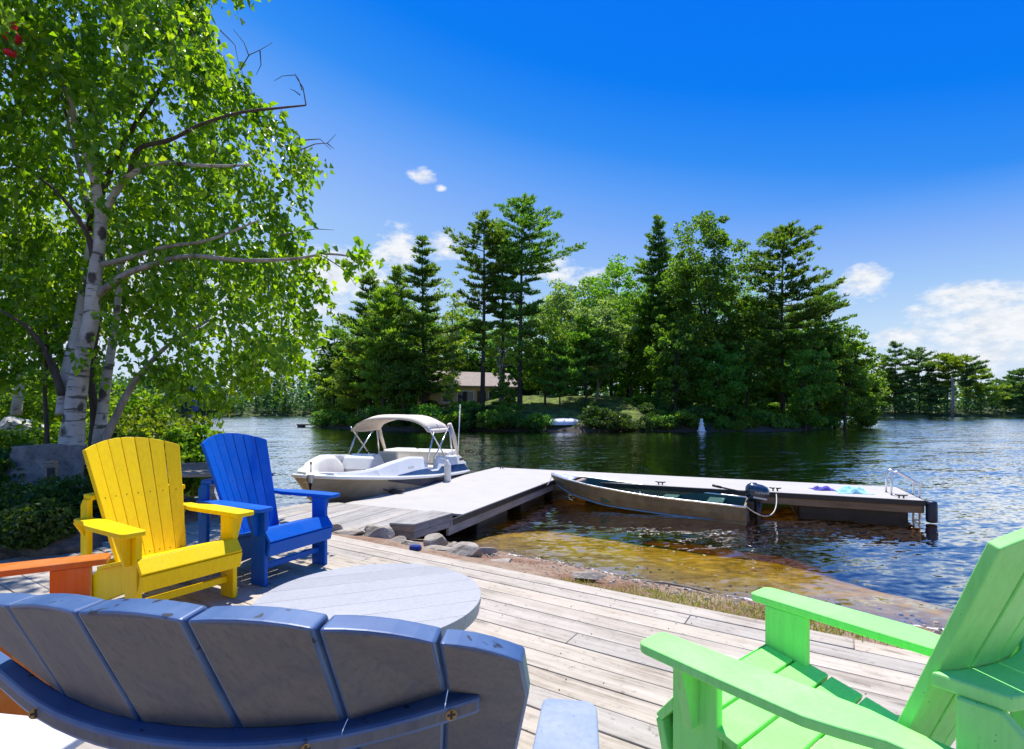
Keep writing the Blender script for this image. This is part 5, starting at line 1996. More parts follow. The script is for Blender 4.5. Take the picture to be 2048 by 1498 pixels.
# bimini top
cz0 = 1.42
P, Pu = [], []
for q in np.linspace(0, 1, 9):
    y = .84 + 1.0 * q
    row_ = []
    for x in np.linspace(-.84, .84, 17):
        e = abs(x / .84)
        crown = cz0 + .21 * (1 - e ** 3.4) - .05 * (2 * q - 1) ** 2 - .02 * math.cos(q * 12.566) * (1 - e ** 3) + .02 * q
        drop = .06 if e > .99 else 0
        row_.append((x, y, crown - drop))
    P.append(row_)
cn = MB().grid(P).build('bimini_canopy', M['canvas'], boat, smooth=True)
sm = cn.modifiers.new('solid', 'SOLIDIFY')
sm.thickness = .018
for sg in (-1, 1):
    P = []
    for q in np.linspace(0, 1, 6):     # hanging side hem
        y = .84 + 1.0 * q
        P.append([(sg * .845, y, cz0 - .045), (sg * .86, y, cz0 - .13 + .03 * (2 * q - 1) ** 2)])
    o = MB().grid(P).build('canopy_hem', M['canvas'], boat, smooth=True)
    sm = o.modifiers.new('solid', 'SOLIDIFY')
    sm.thickness = .012
    # canvas-wrapped rear strut, slim alloy struts
    MB().tube([(sg * .845, .88, 1.45), (sg * .875, .70, 1.15), (sg * .87, .50, .78)], [.05, .045, .028], 8).build('wrapped_strut', M['canvas'], boat, smooth=True)
    for (ya, za, yb, zb) in ((1.84, 1.40, 1.14, .80), (1.62, 1.30, 1.92, .80), (.92, 1.40, 1.64, .80), (.90, 1.36, .78, .80)):
        MB().tube([(sg * .855, ya, za), (sg * .875, yb, zb)], .0155, 7).build('bimini_strut', M['steel'], boat, smooth=True)
for y in (.86, 1.34, 1.82):
    MB().tube([(x, y, cz0 + .21 * (1 - abs(x / .84) ** 3.4) - .05 * (2 * (y - .84) - 1) ** 2 - .02) for x in np.linspace(-.84, .84, 13)], .013, 6).build('bimini_bow', M['steel'], boat, smooth=True)
# light poles, cleats, vents, lettering
lp = MB().tube([(-.70, .10, .70), (-.72, .02, 1.80)], .011, 6).tube([(-.72, .02, 1.79), (-.72, .018, 1.86)], .017, 8)
lp.build('stern_light_pole', M['white'], boat, smooth=True)
MB().tube([(.05, 4.02, .76), (.05, 4.02, .90)], .007, 6).tube([(.05, 4.02, .90), (.05, 4.02, .94)], .014, 6).build('bow_light', M['black'], boat, smooth=True)
cleat(boat, -.55, 3.50, .73, R(70), .9)
MB().box((-.905, .38, .68), (.02, .16, .05)).build('side_vent', M['black'], boat)


def lettering(txt, size, mat, parent, Mx, name='lettering', shear=.25, ext=.001):
    cu = bpy.data.curves.new(name, 'FONT')
    cu.body = txt
    cu.size = size
    cu.shear = shear
    cu.extrude = ext
    cu.align_x = 'CENTER'
    tmp = bpy.data.objects.new(name, cu)
    COL.objects.link(tmp)
    bpy.context.view_layer.update()
    me_ = bpy.data.meshes.new_from_object(tmp.evaluated_get(bpy.context.evaluated_depsgraph_get()))
    bpy.data.objects.remove(tmp)
    o_ = link(name, me_, mat, parent)
    o_.matrix_local = Mx
    return o_


# port side is local -x; text reads from bow (left) to stern (right) seen from the dock
def port_text(txt, size, mat, y, x, z, slope):
    Mx = Matrix.Translation((x, y, z)) @ Matrix(((0, 0, -1, 0), (-1, 0, 0, 0), (0, 1, 0, 0), (0, 0, 0, 1))) @ Matrix.Rotation(slope, 4, 'Z')
    return lettering(txt, size, mat, boat, Mx)


port_text('STARCRAFT', .105, M['silverletters'], .62, -(hb(.6) * .955 + .022), rz_(.6) - .17, R(3))
port_text('SS 2107', .06, M['greyletters'], 2.62, -(hb(2.62) - .022), rz_(2.62) + .13, R(-2))

# fender hanging between boat and dock
fd = MB().lathe([(.012, .30), (.03, .28), (.035, .25), (.062, .22), (.068, .18), (.068, -.18), (.062, -.22), (.03, -.25), (.012, -.27)], 14)
bmw = Matrix.Translation(BO) @ Matrix.Rotation(R(162.6), 4, 'Z')
fp = bmw @ Vector((-1.09, 1.50, .47))
fend = empty('boat_fender', fp)
tag(fend, 'white fender hanging between motor boat and dock', 'fender')
fd.build('body', M['vinyl'], fend, smooth=True)
MB().tube([(0, 0, .29), tuple((bmw @ Vector((-.93, 1.5, .80))) - fp)], .006, 5).build('rope', M['rope'], fend)
# mooring line from the bow cleat to the dock
pa = bmw @ Vector((-.55, 3.50, .79))
pb = Vector(dockpt(-1.87, -2.7, DZ + .05))
pts = [pa.lerp(pb, q) + Vector((0, 0, -.22 * 4 * q * (1 - q) * .5)) for q in np.linspace(0, 1, 12)]
mr = MB().tube(pts, .011, 7)
coil = [pb + Vector((.10 * math.cos(q) * (1 + .15 * math.sin(3 * q)) + .05 * q / 12, .055 * math.sin(q), -.035 + .003 * q)) for q in np.linspace(0, 18, 60)]
mr.tube([pb] + coil, .011, 6)
o = mr.build('mooring_line', M['darkrope'], None, smooth=True)
tag(o, 'dark mooring line from the motor boat coiled on the dock', 'rope')

# ================================================================== ALUMINIUM BOAT
sk = empty('rowing_boat', (.763, 9.9, WZ), R(-27.5))
tag(sk, 'dull aluminium fishing boat with green inside lying along the dock', 'boat')
SL = 3.45


def sk_b(x):      # half beam at gunwale
    return float(np.interp(x, [0, .12, .4, .9, 1.6, 2.4, 3.45], [.012, .10, .26, .43, .52, .53, .48]))


def sk_g(x):      # gunwale height
    return float(np.interp(x, [0, .3, 1.0, 2.0, 3.45], [.51, .465, .385, .30, .235]))


def sk_c(x):      # chine height
    return float(np.interp(x, [0, .15, .5, 1.2, 2.2, 3.45], [.46, .30, .17, .06, .01, -.03]))


rows, rin = [], []
for x in np.concatenate([np.linspace(0, .5, 8), np.linspace(.62, SL, 18)]):
    b, gz_, cz_ = sk_b(x), sk_g(x), sk_c(x)
    cb = b * float(np.interp(x, [0, .3, 1.0, 3.45], [.3, .62, .82, .88]))
    kz = cz_ - .10 * min(1, x / .5)
    half = [(0, kz), (cb * .55, cz_ - .05 * min(1, x / .5)), (cb, cz_), ((b + cb) / 2 + .01, (gz_ + cz_) / 2), (b, gz_)]
    rows.append([(x, -y_, z_) for y_, z_ in reversed(half)] + [(x, y_, z_) for y_, z_ in half[1:]])
    if x > .42:
        fz = .045 + .25 * max(0, .9 - x)
        hin = [(0, fz), (cb * .6, fz), (max(.02, cb - .02), max(fz, cz_ + .03)), (b - .014, gz_ - .012)]
        rin.append([(x, -y_, z_) for y_, z_ in reversed(hin)] + [(x, y_, z_) for y_, z_ in hin[1:]])
hl = MB().grid(rows)
hl.add(rows[-1], [tuple(range(len(rows[-1])))])
hl.build('hull', M['alloy'], sk, smooth=False)
MB().grid(rin).build('hull_lining', M['boatgreen'], sk, smooth=False)
for sg in (-1, 1):
    xsn = np.concatenate([np.linspace(0.01, .5, 8), np.linspace(.62, SL, 14)])
    MB().tube([(x, sg * (sk_b(x) + .004), sk_g(x) + .004) for x in xsn], .017, 7).build('gunwale', M['alloy_bright'], sk, smooth=True)
    MB().tube([(x, sg * (sk_b(x) * float(np.interp(x, [0, .3, 1.0, 3.45], [.3, .62, .82, .88])) + .008), sk_c(x) + .004) for x in np.linspace(.14, SL, 20)], .013, 6).build('chine_strip', M['boatblue'], sk, smooth=True)
dkp = [[(x, -sk_b(x) + .005, sk_g(x) + .008), (x, 0, sk_g(x) + .03), (x, sk_b(x) - .005, sk_g(x) + .008)] for x in np.linspace(.02, .52, 6)]
o = MB().grid(dkp).build('bow_plate', M['alloy_bright'], sk, smooth=True)
sm = o.modifiers.new('solid', 'SOLIDIFY')
sm.thickness = .012
cushion_ = MB().box((.58, 0, sk_g(.6) - .045), (.10, .5, .09))
cushion_.build('bow_brace', M['vinyl_brown'], sk, bevel=.02)
for xx in (1.25, 2.2, 2.95):
    MB().box((xx, 0, .165), (.26, 2 * sk_b(xx) - .10, .10)).build('bench', M['boatgreen'], sk, bevel=.012)
MB().box((SL - .02, 0, .12), (.035, .86, .26)).build('transom_board', M['oldwood'], sk, bevel=.008)
MB().tube([(1.98, -.50, .30), (1.80, -.40, .315), (1.78, -.30, .33)], .010, 6).build('oar_lock', M['alloy_bright'], sk, smooth=True)
# outboard motor clamped to the transom (can be lifted off)
om = empty('outboard_motor', (Matrix.Translation((.763, 9.9, WZ)) @ Matrix.Rotation(R(-27.5), 4, 'Z')) @ Vector((SL + .10, .0, .0)), R(-27.5))
tag(om, 'dark blue outboard motor on the stern of the aluminium boat', 'outboard')
sec = [(.045, .27, .05), (.11, .30, .09), (.135, .36, .112), (.145, .42, .115), (.14, .47, .108), (.12, .515, .09), (.08, .54, .055), (.02, .548, .01)]
P = []
for (rx, zz, ry) in sec:
    ring_ = []
    for k_ in range(20):
        q = 6.28318 * k_ / 20
        c_, s_ = math.cos(q), math.sin(q)
        ring_.append((.04 + rx * 1.25 * math.copysign(abs(c_) ** .7, c_) + .02 * (zz - .3), ry * 1.15 * math.copysign(abs(s_) ** .7, s_), zz + .02 * c_ * (zz > .4) * -1))
    P.append(ring_)
mb = MB().grid(P, closed=True)
mb.add(P[0], [tuple(range(20))])
mb.add(P[-1], [tuple(range(20))])
mb.build('cowling', M['outboard'], om, smooth=True)
MB().tube([(.04, 0, .30), (.05, 0, .05), (.06, 0, -.45)], [.07, .05, .035], 8).build('leg', M['black'], om, smooth=True)
MB().box((-.06, 0, .20), (.12, .2, .16)).build('clamp_bracket', M['black'], om, bevel=.012)
MB().tube([(-.05, .02, .36), (-.30, .02, .42), (-.52, .02, .455)], [.020, .015, .014], 8).tube([(-.50, .02, .452), (-.64, .02, .478)], .021, 8).build('tiller', M['black'], om, smooth=True)
MB().tube([(.06, 0, -.42), (.16, 0, -.44)], [.05, .02], 8).build('gearcase', M['black'], om, smooth=True)
MB().box((.05, -.125, .345), (.20, .012, .028), Matrix.Rotation(R(6), 4, 'Y')).build('trim_strip', M['silverletters'], om, bevel=.003)
Mx = Matrix.Translation((.11, -.138, .405)) @ Matrix.Rotation(R(90), 4, 'X')
lettering('YAMAHA', .05, M['silverletters'], om, Mx, shear=.2)
# line from the stern to the dock cleat
skw = Matrix.Translation((.763, 9.9, WZ)) @ Matrix.Rotation(R(-27.5), 4, 'Z')
pa = skw @ Vector((SL - .02, -.44, .26))
pb = Vector(dockpt(3.95, .1, DZ + .05))
pts = [pa.lerp(pb, q) + Vector((0, 0, -.30 * 4 * q * (1 - q) * (1 - .3 * q))) + Vector((.10, -.16, 0)) * (4 * q * (1 - q)) for q in np.linspace(0, 1, 16)]
o = MB().tube(pts, .0085, 7).build('stern_line', M['rope'], None, smooth=True)
tag(o, 'pale rope looping from the aluminium boat to a dock cleat', 'rope')
pa = skw @ Vector((.02, 0, .50))
pb = Vector(dockpt(-.02, -.62, DZ + .01))
o = MB().tube([pa.lerp(pb, q) + Vector((0, 0, -.12 * 4 * q * (1 - q))) for q in np.linspace(0, 1, 8)], .006, 5).build('bow_line', M['rope'], None, smooth=True)
tag(o, 'short thin rope tying the aluminium bow to the dock edge', 'rope')

# ================================================================== GARDEN AT LEFT
# birch with forked trunk
YB = 6.3
tree = empty('birch_tree', (0, 0, 0))
tag(tree, 'big forked birch with white bark and drooping leaves at left', 'tree')


def path(pts):      # (u, v, Y)
    return [unp(u, v, y) for u, v, y in pts]


LIMB_PTS = []


def limb(name, mat, pts, r0, r1, n=9, wob=.012, parent=None, pw=1.0):
    P = [Vector(p) for p in pts]
    out_, rad = [], []
    m = len(P)
    for i in range(m - 1):
        p0, p1, p2, p3 = P[max(i - 1, 0)], P[i], P[i + 1], P[min(i + 2, m - 1)]
        for q in np.linspace(0, 1, 5, endpoint=False):
            q = float(q)
            out_.append(.5 * ((2 * p1) + (-p0 + p2) * q + (2 * p0 - 5 * p1 + 4 * p2 - p3) * q * q + (-p0 + 3 * p1 - 3 * p2 + p3) * q ** 3))
    out_.append(P[-1])
    k_ = len(out_)
    if parent is not None and r0 > .029:
        LIMB_PTS.extend([(p.x, p.y, p.z, .19 if r0 > .06 else .09) for p in out_])
    for i in range(k_):
        f_ = i / (k_ - 1)
        rad.append((r1 + (r0 - r1) * (1 - f_) ** pw) * (1 + .10 * mnoise.noise(out_[i] * 3)))
        out_[i] = out_[i] + Vector((mnoise.noise(out_[i] * 2.3), mnoise.noise(out_[i] * 2.3 + Vector((9, 0, 0))), 0)) * wob
    return MB().tube(out_, rad, n).build(name, mat, parent, smooth=True), out_


limb('trunk', M['birch'], path([(136, 1005, 6.3), (140, 930, 6.3), (148, 840, 6.3), (160, 740, 6.28), (177, 660, 6.25), (190, 560, 6.2), (200, 470, 6.2), (205, 430, 6.2)]), .165, .064, 14, parent=tree, pw=2.2)
limb('trunk', M['birch'], path([(128, 830, 6.42), (136, 740, 6.5), (158, 640, 6.6), (172, 540, 6.65), (180, 440, 6.7), (150, 300, 6.7), (120, 160, 6.7), (110, 20, 6.7)]), .085, .016, 11, parent=tree, pw=1.5)
limb('branch', M['birch'], path([(204, 440, 6.2), (190, 360, 6.15), (172, 300, 6.1), (150, 240, 6.1), (132, 180, 6.0), (90, 110, 6.0), (20, 50, 5.9), (-60, 10, 5.9)]), .058, .016, 8, parent=tree)
limb('branch', M['birch'], path([(204, 440, 6.2), (228, 390, 6.1), (258, 352, 6.0), (320, 326, 5.9), (420, 332, 5.7), (500, 330, 5.6)]), .05, .010, 8, parent=tree)
limb('branch', M['stem'], path([(196, 590, 6.22), (240, 555, 6.1), (300, 530, 6.0), (380, 512, 5.8), (480, 520, 5.6), (580, 518, 5.5), (660, 508, 5.4), (735, 520, 5.3)]), .042, .007, 7, parent=tree)
limb('branch', M['stem'], path([(200, 530, 6.2), (250, 518, 6.1), (330, 494, 5.9), (420, 480, 5.7), (520, 440, 5.6)]), .036, .008, 7, parent=tree)
limb('branch', M['twig'], path([(258, 352, 6.0), (275, 300, 5.9), (340, 280, 5.8), (400, 250, 5.6), (480, 225, 5.5), (560, 216, 5.4), (612, 210, 5.4)]), .030, .008, 6, parent=tree)
limb('branch', M['twig'], path([(126, 790, 6.35), (100, 720, 6.3), (60, 660, 6.2), (0, 620, 6.1)]), .05, .012, 7, parent=tree)
limb('branch', M['twig'], path([(192, 545, 6.2), (170, 460, 6.1), (110, 380, 6.0), (30, 330, 5.9)]), .035, .010, 6, parent=tree)
limb('branch', M['twig'], path([(176, 460, 6.6), (240, 300, 6.7), (330, 160, 6.8), (400, 20, 6.8)]), .045, .010, 7, parent=tree)
bare = MB()
for pts in ([(612, 210, 5.4), (606, 175, 5.4), (590, 150, 5.4), (565, 152, 5.4), (548, 162, 5.4)], [(600, 190, 5.4), (590, 182, 5.4), (580, 178, 5.4)], [(604, 180, 5.4), (598, 160, 5.4), (590, 146, 5.4)],
            [(480, 140, 5.8), (498, 110, 5.8), (520, 100, 5.8), (545, 85, 5.8)], [(498, 112, 5.8), (488, 85, 5.8), (466, 58, 5.8)], [(520, 102, 5.8), (522, 130, 5.8), (512, 150, 5.8)],
            [(600, 300, 5.4), (630, 288, 5.4), (655, 286, 5.4), (672, 268, 5.4)], [(655, 287, 5.4), (668, 298, 5.4)], [(610, 280, 5.4), (640, 278, 5.4), (662, 300, 5.4)],
            [(440, 60, 5.9), (470, 90, 5.9), (480, 140, 5.8)], [(640, 508, 5.4), (690, 540, 5.35), (712, 572, 5.35)], [(560, 470, 5.5), (630, 458, 5.4), (668, 460, 5.4)], [(735, 520, 5.3), (742, 530, 5.3)]):
    bare.tube(path(pts), [.007 - .005 * i / (len(pts) - 1) for i in range(len(pts))], 5, cap=False)
o = bare.build('bare_twigs', M['twig'], tree)
o['kind'] = 'stuff'

# crown: drooping twigs filled with leaves
outline = [(-330, -420), (-100, -520), (180, -470), (330, -260), (395, -60), (408, 20), (428, 95), (480, 150), (540, 225), (596, 262), (622, 330), (604, 400), (590, 455), (628, 530), (640, 600), (628, 665), (604, 715), (570, 742), (520, 775), (470, 806), (420, 800), (370, 796), (310, 756), (270, 742), (210, 745), (150, 720), (100, 735), (40, 740), (-60, 760), (-330, 700)]
YC = 6.6
poly = np.array([((u - 1024) / 1024 * YC, 1.21 - (v - 821) / 1024 * YC) for u, v in outline])


def in_poly(P, poly):
    x, z = P[:, 0], P[:, 1]
    ins = np.zeros(len(P), bool)
    n_ = len(poly)
    j = n_ - 1
    for i in range(n_):
        xi, zi, xj, zj = *poly[i], *poly[j]
        c_ = ((zi > z) != (zj > z)) & (x < (xj - xi) * (z - zi) / (zj - zi + 1e-12) + xi)
        ins ^= c_
        j = i
    return ins


def edge_dist(P, poly):
    d = np.full(len(P), 9.0)
    for i in range(len(poly)):
        a, b = poly[i - 1], poly[i]
        ab = b - a
        q = np.clip(((P - a) @ ab) / (ab @ ab + 1e-12), 0, 1)
        d = np.minimum(d, np.linalg.norm(P - (a + q[:, None] * ab), axis=1))
    return d


g = np.random.default_rng(17)
cand = np.stack([g.uniform(-8.9, -2.2, 19000), g.uniform(1.2, 9.4, 19000)], 1)
cand = cand[in_poly(cand, poly)]
ed = edge_dist(cand, poly)
thick = np.minimum(1.75, .25 + 1.3 * ed)
yc = YC + g.uniform(-1, 1, len(cand)) * thick
# the crown hangs behind and above the trunk; only its upper part arches forward over the deck
front = np.interp(cand[:, 1], [1.2, 3.4, 4.6, 6.0], [6.15, 6.1, 5.2, 4.7])
front = np.where(cand[:, 0] > -4.6, front - .5, front)
yc = np.where(yc < front, front + np.abs(yc - front) * 1.2 % 1.6, yc)
pos = np.stack([cand[:, 0], yc, cand[:, 1]], 1)
# clumpiness: denser and emptier parts of the crown
cl = np.array([mnoise.noise(Vector(p) * 1.1) + .6 * mnoise.noise(Vector(p) * 2.6) for p in pos])
low = (pos[:, 2] < 2.6) & (pos[:, 0] > -5.2)
keep = cl + .56 - .10 * low > g.uniform(0, .75, len(pos))
pos = pos[keep]
LP = np.array(LIMB_PTS)
LP = LP[LP[:, 2] > -.2]
# twigs carry their leaves at the outside of the crown: few hang right before the limbs
near = np.zeros(len(pos), bool)
for (lx, ly, lz, lr) in LP:
    near |= (pos[:, 1] < ly + .15) & (pos[:, 1] > ly - 1.9) & (np.hypot(pos[:, 0] - lx * (.5 + .5 * pos[:, 1] / ly), pos[:, 2] - .12 - lz + .5 * (lz - 1.2) * (1 - pos[:, 1] / ly)) < lr)
pos = pos[~near | (g.uniform(0, 1, len(pos)) < .14)][:2900]
# boughs that arch forward over the deck and dapple it with shade
ov = np.stack([g.uniform(-6.6, -2.9, 1900), g.uniform(4.1, 6.3, 1900), g.uniform(4.7, 7.0, 1900)], 1)
cl2 = np.array([mnoise.noise(Vector(p) * 1.5 + Vector((7, 0, 0))) for p in ov])
ov = ov[cl2 > -.02]
ov = ov[(ov[:, 2] - 1.21 > .80 * ov[:, 1]) | (ov[:, 0] / ov[:, 1] < -.60)]
pos = np.concatenate([pos, ov[:400]])
C, D = [], []
tw = MB()
axis_x = -5.3
for p in pos:
    out_d = np.array([p[0] - axis_x, (p[1] - 6.2) * .9, 0.0])
    out_d = out_d / (np.linalg.norm(out_d) + .3)
    hang = np.array([0, 0, -g.uniform(.25, .95)])
    d = out_d * g.uniform(.3, .9) + hang + g.normal(size=3) * .25
    d /= np.linalg.norm(d)
    ln = g.uniform(.28, .62)
    start = p - d * ln * .5
    pts = [start + d * ln * q + np.array([0, 0, -.10 * q * q]) for q in (0, .5, 1)]
    tw.tube([tuple(q) for q in pts], [.0045, .003, .0015], 3, cap=False)
    m = int(g.integers(13, 24))
    q = g.uniform(.05, 1.05, (m, 1))
    c = start + d * ln * q + np.concatenate([np.zeros((m, 2)), -.10 * q * q], 1) + g.normal(size=(m, 3)) * .045
    ld = g.normal(size=(m, 3)) * .55 + np.array([0, 0, -.7]) + d * .2
    ld /= np.linalg.norm(ld, axis=1, keepdims=True)
    C.append(c + ld * .03)
    D.append(ld)
# small spray at the end of the long low branch, clear of the crown
for (u, v, y, n_) in ((700, 545, 5.35, 20), (722, 512, 5.3, 26), (738, 530, 5.3, 18), (712, 500, 5.3, 14), (648, 505, 5.4, 12), (640, 520, 5.4, 10), (608, 470, 5.4, 14), (620, 340, 5.45, 12)):
    c0 = np.array(unp(u, v, y))
    c = c0 + g.normal(size=(n_, 3)) * np.array([.05, .06, .05])
    ld = g.normal(size=(n_, 3)) * .5 + np.array([0, 0, -.8])
    ld /= np.linalg.norm(ld, axis=1, keepdims=True)
    C.append(c)
    D.append(ld)
C, D = np.concatenate(C), np.concatenate(D)
n_ = len(C)
tint = np.clip(g.normal(.46, .24, n_), 0, 1)
link('crown', leaves_mesh('crown', C, D, g.uniform(.066, .122, n_), g.uniform(.052, .090, n_), g, tint, .3), M['leaf_birch'], tree)
o = tw.build('twigs', M['twig'], tree)
o['kind'] = 'stuff'

# thin stems of a second clump right of the birch
yb = empty('young_birch', (0, 0, 0))
tag(yb, 'clump of thin pale leaning stems just right of the big birch', 'tree')
limb('stem', M['birch'], path([(196, 900, 6.7), (205, 820, 6.7), (215, 740, 6.7), (232, 640, 6.7), (240, 540, 6.7), (236, 440, 6.75)]), .075, .02, 9, parent=yb)
limb('stem', M['stem'], path([(198, 905, 6.65), (226, 845, 6.6), (258, 780, 6.55), (292, 735, 6.5), (350, 680, 6.4), (420, 640, 6.3)]), .055, .014, 8, parent=yb)
limb('stem', M['twig'], path([(188, 905, 6.75), (190, 830, 6.8), (182, 740, 6.8), (200, 640, 6.85)]), .07, .02, 8, parent=yb)
limb('stem', M['twig'], path([(95, 905, 6.6), (90, 800, 6.6), (94, 700, 6.55), (84, 610, 6.5)]), .03, .012, 7, parent=yb)
# birch further back at the left edge
b2 = empty('birch_tree', (0, 0, 0))
tag(b2, 'smaller birch trunk behind the pale boulder at the left edge', 'tree')
limb('trunk', M['birch'], path([(32, 830, 9.6), (38, 760, 9.6), (40, 690, 9.6), (36, 600, 9.6), (50, 480, 9.6)]), .085, .03, 9, parent=b2)
m = broadleaf_meshes(301, 4.4, 1.6, base=.32, clumps=60, leaves=70, sz=.11, clump_r=.2, trunk=False)
cr_ = link('crown', m[1], M['leaf_birch'], b2, loc=(unp(40, 700, 9.6).x, 9.6, .9))

# bushes behind, sunlit
bushes = [
    ('leafy bush with yellow green leaves behind the yellow chair', 318, 850, 8.3, 1.02, .85, M['leaf_bush'], 201),
    ('lower bush left of the blue chair back', 372, 880, 7.9, .70, .5, M['leaf_bush'], 202),
    ('taller sapling bush with reddish tips behind the leaning stems', 270, 790, 8.8, 1.45, .6, M['leaf_bush'], 203),
    ('bright bush at the far left behind the boulder', 60, 740, 11.0, 2.1, 1.3, M['leaf_bush'], 204),
    ('bright bush between birch trunk and boulder', 118, 760, 10.5, 1.9, .9, M['leaf_bush'], 205),
    ('green bush at the left edge below the boulder', 30, 885, 7.2, .70, .75, M['leaf_bush'], 206),
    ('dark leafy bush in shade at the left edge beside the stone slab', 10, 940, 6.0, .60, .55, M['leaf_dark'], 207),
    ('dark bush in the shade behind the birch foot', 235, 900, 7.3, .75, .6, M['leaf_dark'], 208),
]
for (lab, u, v, Y, H, rad, mt, sd) in bushes:
    X = (u - 1024) / 1024 * Y
    z0 = max(float(terrain(np.array(X), np.array(Y))), -.3) - .05
    H2 = max(H, 1.21 - (v - 821) / 1024 * Y + .15 - z0)
    m = broadleaf_meshes(sd, H2, rad, base=.0, clumps=70, leaves=60, sz=.085, trunk=False, clump_r=.22)
    put_tree('bush', m, (M['twig'], mt), (X, Y, z0), 0, 1.0, lab, 'bush', None, part='stem')
# juniper in front of the slab
for (lab, u, v, Y, H, rad, sd) in (('low dark juniper at the deck edge in front of the birch', 112, 1010, 5.1, .36, .55, 211), ('low dark juniper at the left picture edge', 20, 1030, 4.75, .34, .5, 212), ('small juniper sprig hanging over the dark rock', 70, 1090, 4.3, .3, .26, 213)):
    X = (u - 1024) / 1024 * Y
    m = broadleaf_meshes(sd, H, rad, base=.0, clumps=110, leaves=80, sz=.042, trunk=False, clump_r=.26)
    put_tree('juniper', m, (M['twig'], M['leaf_dark']), (X, Y, .10), 0, 1.0, lab, 'shrub', None, part='stem')

rock((unp(42, 850, 8.6).x, 8.6, .68), .62, .5, .62, 31, 'large pale speckled boulder at the left edge behind the birch', 'boulder', M['boulder'], 'boulder')
rock((-3.98, 4.42, .06), .62, .20, .18, 32, 'long dark rock edging the garden beside the deck', 'rock', M['darkrock'], 'rock', rz=R(20), flat=.1)
rock((-4.55, 4.25, .05), .34, .22, .19, 33, 'dark rock at the left picture edge beside the deck', 'rock', M['darkrock'], 'rock', rz=R(-8), flat=.1)
g = np.random.default_rng(71)
n_ = 9000
X, Y = g.uniform(-13, -4.2, n_), g.uniform(3.0, 9.5, n_)
tt_, ss_ = X * DT.x + Y * DT.y, X * DN.x + Y * DN.y
kp = (tt_ < -6.15) & (ss_ < 3.6)
X, Y = X[kp], Y[kp]
n_ = len(X)
Zt = terrain(X, Y)
D = rand_unit(g, n_) + np.array([0, 0, .9])
D /= np.linalg.norm(D, axis=1, keepdims=True)
L = g.uniform(.05, .16, n_)
o = link('ground_cover', leaves_mesh('ground_cover', np.stack([X, Y, Zt], 1) + D * L[:, None] * .5, D, L, L * g.uniform(.25, .5, n_), g, np.clip(g.normal(.5, .25, n_), 0, 1)), M['leaf_bush'])
tag(o, 'low green ground cover in the garden left of the deck', 'ground cover', None, 'stuff')
# standing flagstone and small post
sl = MB()
sp = [(-.40, 0), (.38, 0), (.40, .30), (.42, .64), (.1, .665), (-.26, .64), (-.31, .42), (-.36, .2)]
sl.prism(sp, lambda p: (p[0], -.045, p[1]), lambda p: (p[0], .045, p[1]))
o = sl.build('stone_slab', M['slab'], None, bevel=.015, seg=3, loc=(-5.33, 5.75, .17), rot=(R(-8), 0, R(14)))
tag(o, 'grey stone slab standing upright against the birch foot', 'stone')
ps = empty('garden_post', (-4.99, 5.55, .15), R(10))
tag(ps, 'short square wooden post with a pipe in front of the slab', 'post')
MB().box((0, 0, .25), (.085, .085, .52)).build('post', M['oldwood'], ps, bevel=.006)
MB().tube([(.065, -.02, -.05), (.065, -.02, .36)], .014, 8).build('pipe', M['steel'], ps, smooth=True)
MB().box((.03, -.055, .38), (.07, .03, .13)).build('outlet_box', M['darkfloat'], ps, bevel=.006)

# low rustic picnic bench between the yellow and the blue chair
pt = empty('picnic_table', (-3.60, 5.50, 0), R(14))
tag(pt, 'low weathered wooden table seen between yellow and blue chair', 'table')
for i in range(4):
    MB().box((0, -.23 + i * .155, .54 + .0), (1.1, .145, .035)).build('top_plank', M['oldwood'], pt, bevel=.005, loc=(0, 0, rng.uniform(-.003, .003)))
MB().box((0, .32, .575), (1.12, .03, .08)).build('rim_board', M['oldwood'], pt, bevel=.005)
for xx in (-.38, .38):
    for sg in (-1, 1):
        Mx = Matrix.Translation((xx, sg * .20, .26)) @ Matrix.Rotation(R(sg * 20), 4, 'X')
        MB().box((0, 0, 0), (.04, .085, .54), Mx).build('leg', M['oldwood'], pt, bevel=.004)
    MB().box((xx + .045, 0, .47), (.04, .62, .08)).build('crosspiece', M['oldwood'], pt, bevel=.004)
for sg in (-1, 1):
    Mx = Matrix.Translation((.42, sg * .2, .26)) @ Matrix.Rotation(R(-20), 4, 'Y')
    MB().box((0, 0, 0), (.05, .03, .5), Mx).build('brace', M['oldwood'], pt, bevel=.004)

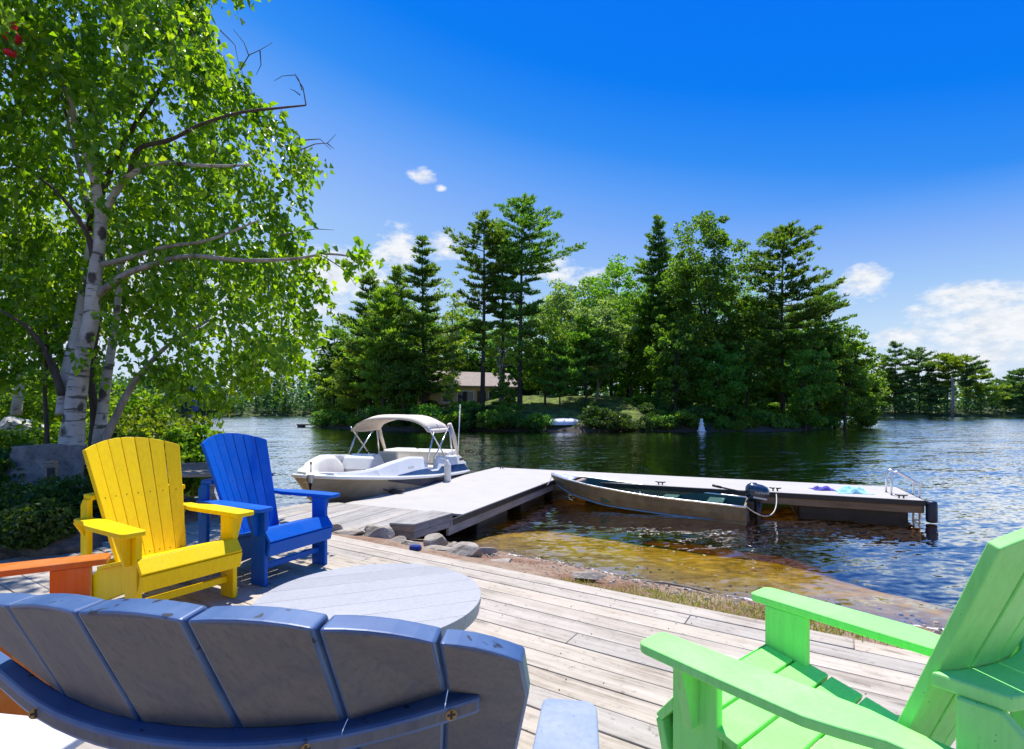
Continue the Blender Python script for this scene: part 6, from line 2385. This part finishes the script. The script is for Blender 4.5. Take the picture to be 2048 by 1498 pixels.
# bird house on a post at the water
bh = empty('bird_house', (unp(379, 850, 9.4).x, 9.4, -.35))
tag(bh, 'blue bird house on a weathered post at the shore behind the leaves', 'birdhouse')
MB().tube([(0, 0, -.3), (0, 0, 1.5)], [.085, .075], 9).build('post', M['oldwood'], bh, smooth=True)
MB().box((0, 0, 1.70), (.2, .2, .3)).build('box', M['bluecloth'], bh, bevel=.008)
for sg in (-1, 1):
    Mx = Matrix.Translation((sg * .10, 0, 1.97)) @ Matrix.Rotation(R(sg * 32), 4, 'Y')
    MB().box((0, 0, 0), (.26, .36, .02), Mx).build('roof', M['bluecloth'], bh)
MB().lathe([(.035, 0), (.035, .012)], 12).build('entrance_hole', M['black'], bh, loc=(0, -.128, 1.74), rot=(R(90), 0, 0))

# red hanging feeder high in the birch
fe = empty('hanging_feeder', unp(24, 62, 5.2))
tag(fe, 'red hanging feeder high in the birch at the top left corner', 'feeder')
MB().lathe([(.01, -.10), (.07, -.09), (.085, -.05), (.05, -.02), (.03, .02), (.045, .06), (.02, .09)], 14).build('bottle', M['red'], fe, smooth=True)
MB().lathe([(.01, -.17), (.05, -.16), (.055, -.13), (.02, -.105)], 14, (-.02, 0, -.08)).build('dish', M['red'], fe, smooth=True)
MB().tube([(0, 0, .09), (0, 0, .5)], .003, 5).build('wire', M['darkscrew'], fe)
# striped folded parasol peeping over the yellow chair
pr = empty('folded_parasol', unp(214, 900, 6.45), 0)
tag(pr, 'folded blue and white striped parasol behind the yellow chair', 'parasol')
Mx = Matrix.Rotation(R(62), 4, 'Y')
for k_ in range(8):
    q0, q1 = 6.283 * k_ / 8, 6.283 * (k_ + 1) / 8
    vs = []
    for (r_, z_) in ((.012, .30), (.05, .10), (.075, -.35)):
        for q in (q0, (q0 + q1) / 2, q1):
            rr_ = r_ * (1.15 if q == (q0 + q1) / 2 else .9)
            vs.append(Mx @ Vector((rr_ * math.cos(q), rr_ * math.sin(q), z_)))
    MB().add(vs, [(0, 1, 4, 3), (1, 2, 5, 4), (3, 4, 7, 6), (4, 5, 8, 7)]).build('cloth_panel', M['bluecloth'] if k_ % 2 else M['white'], pr)
MB().tube([Mx @ Vector((0, 0, .34)), Mx @ Vector((0, 0, -.9))], .012, 7).build('pole', M['white'], pr)
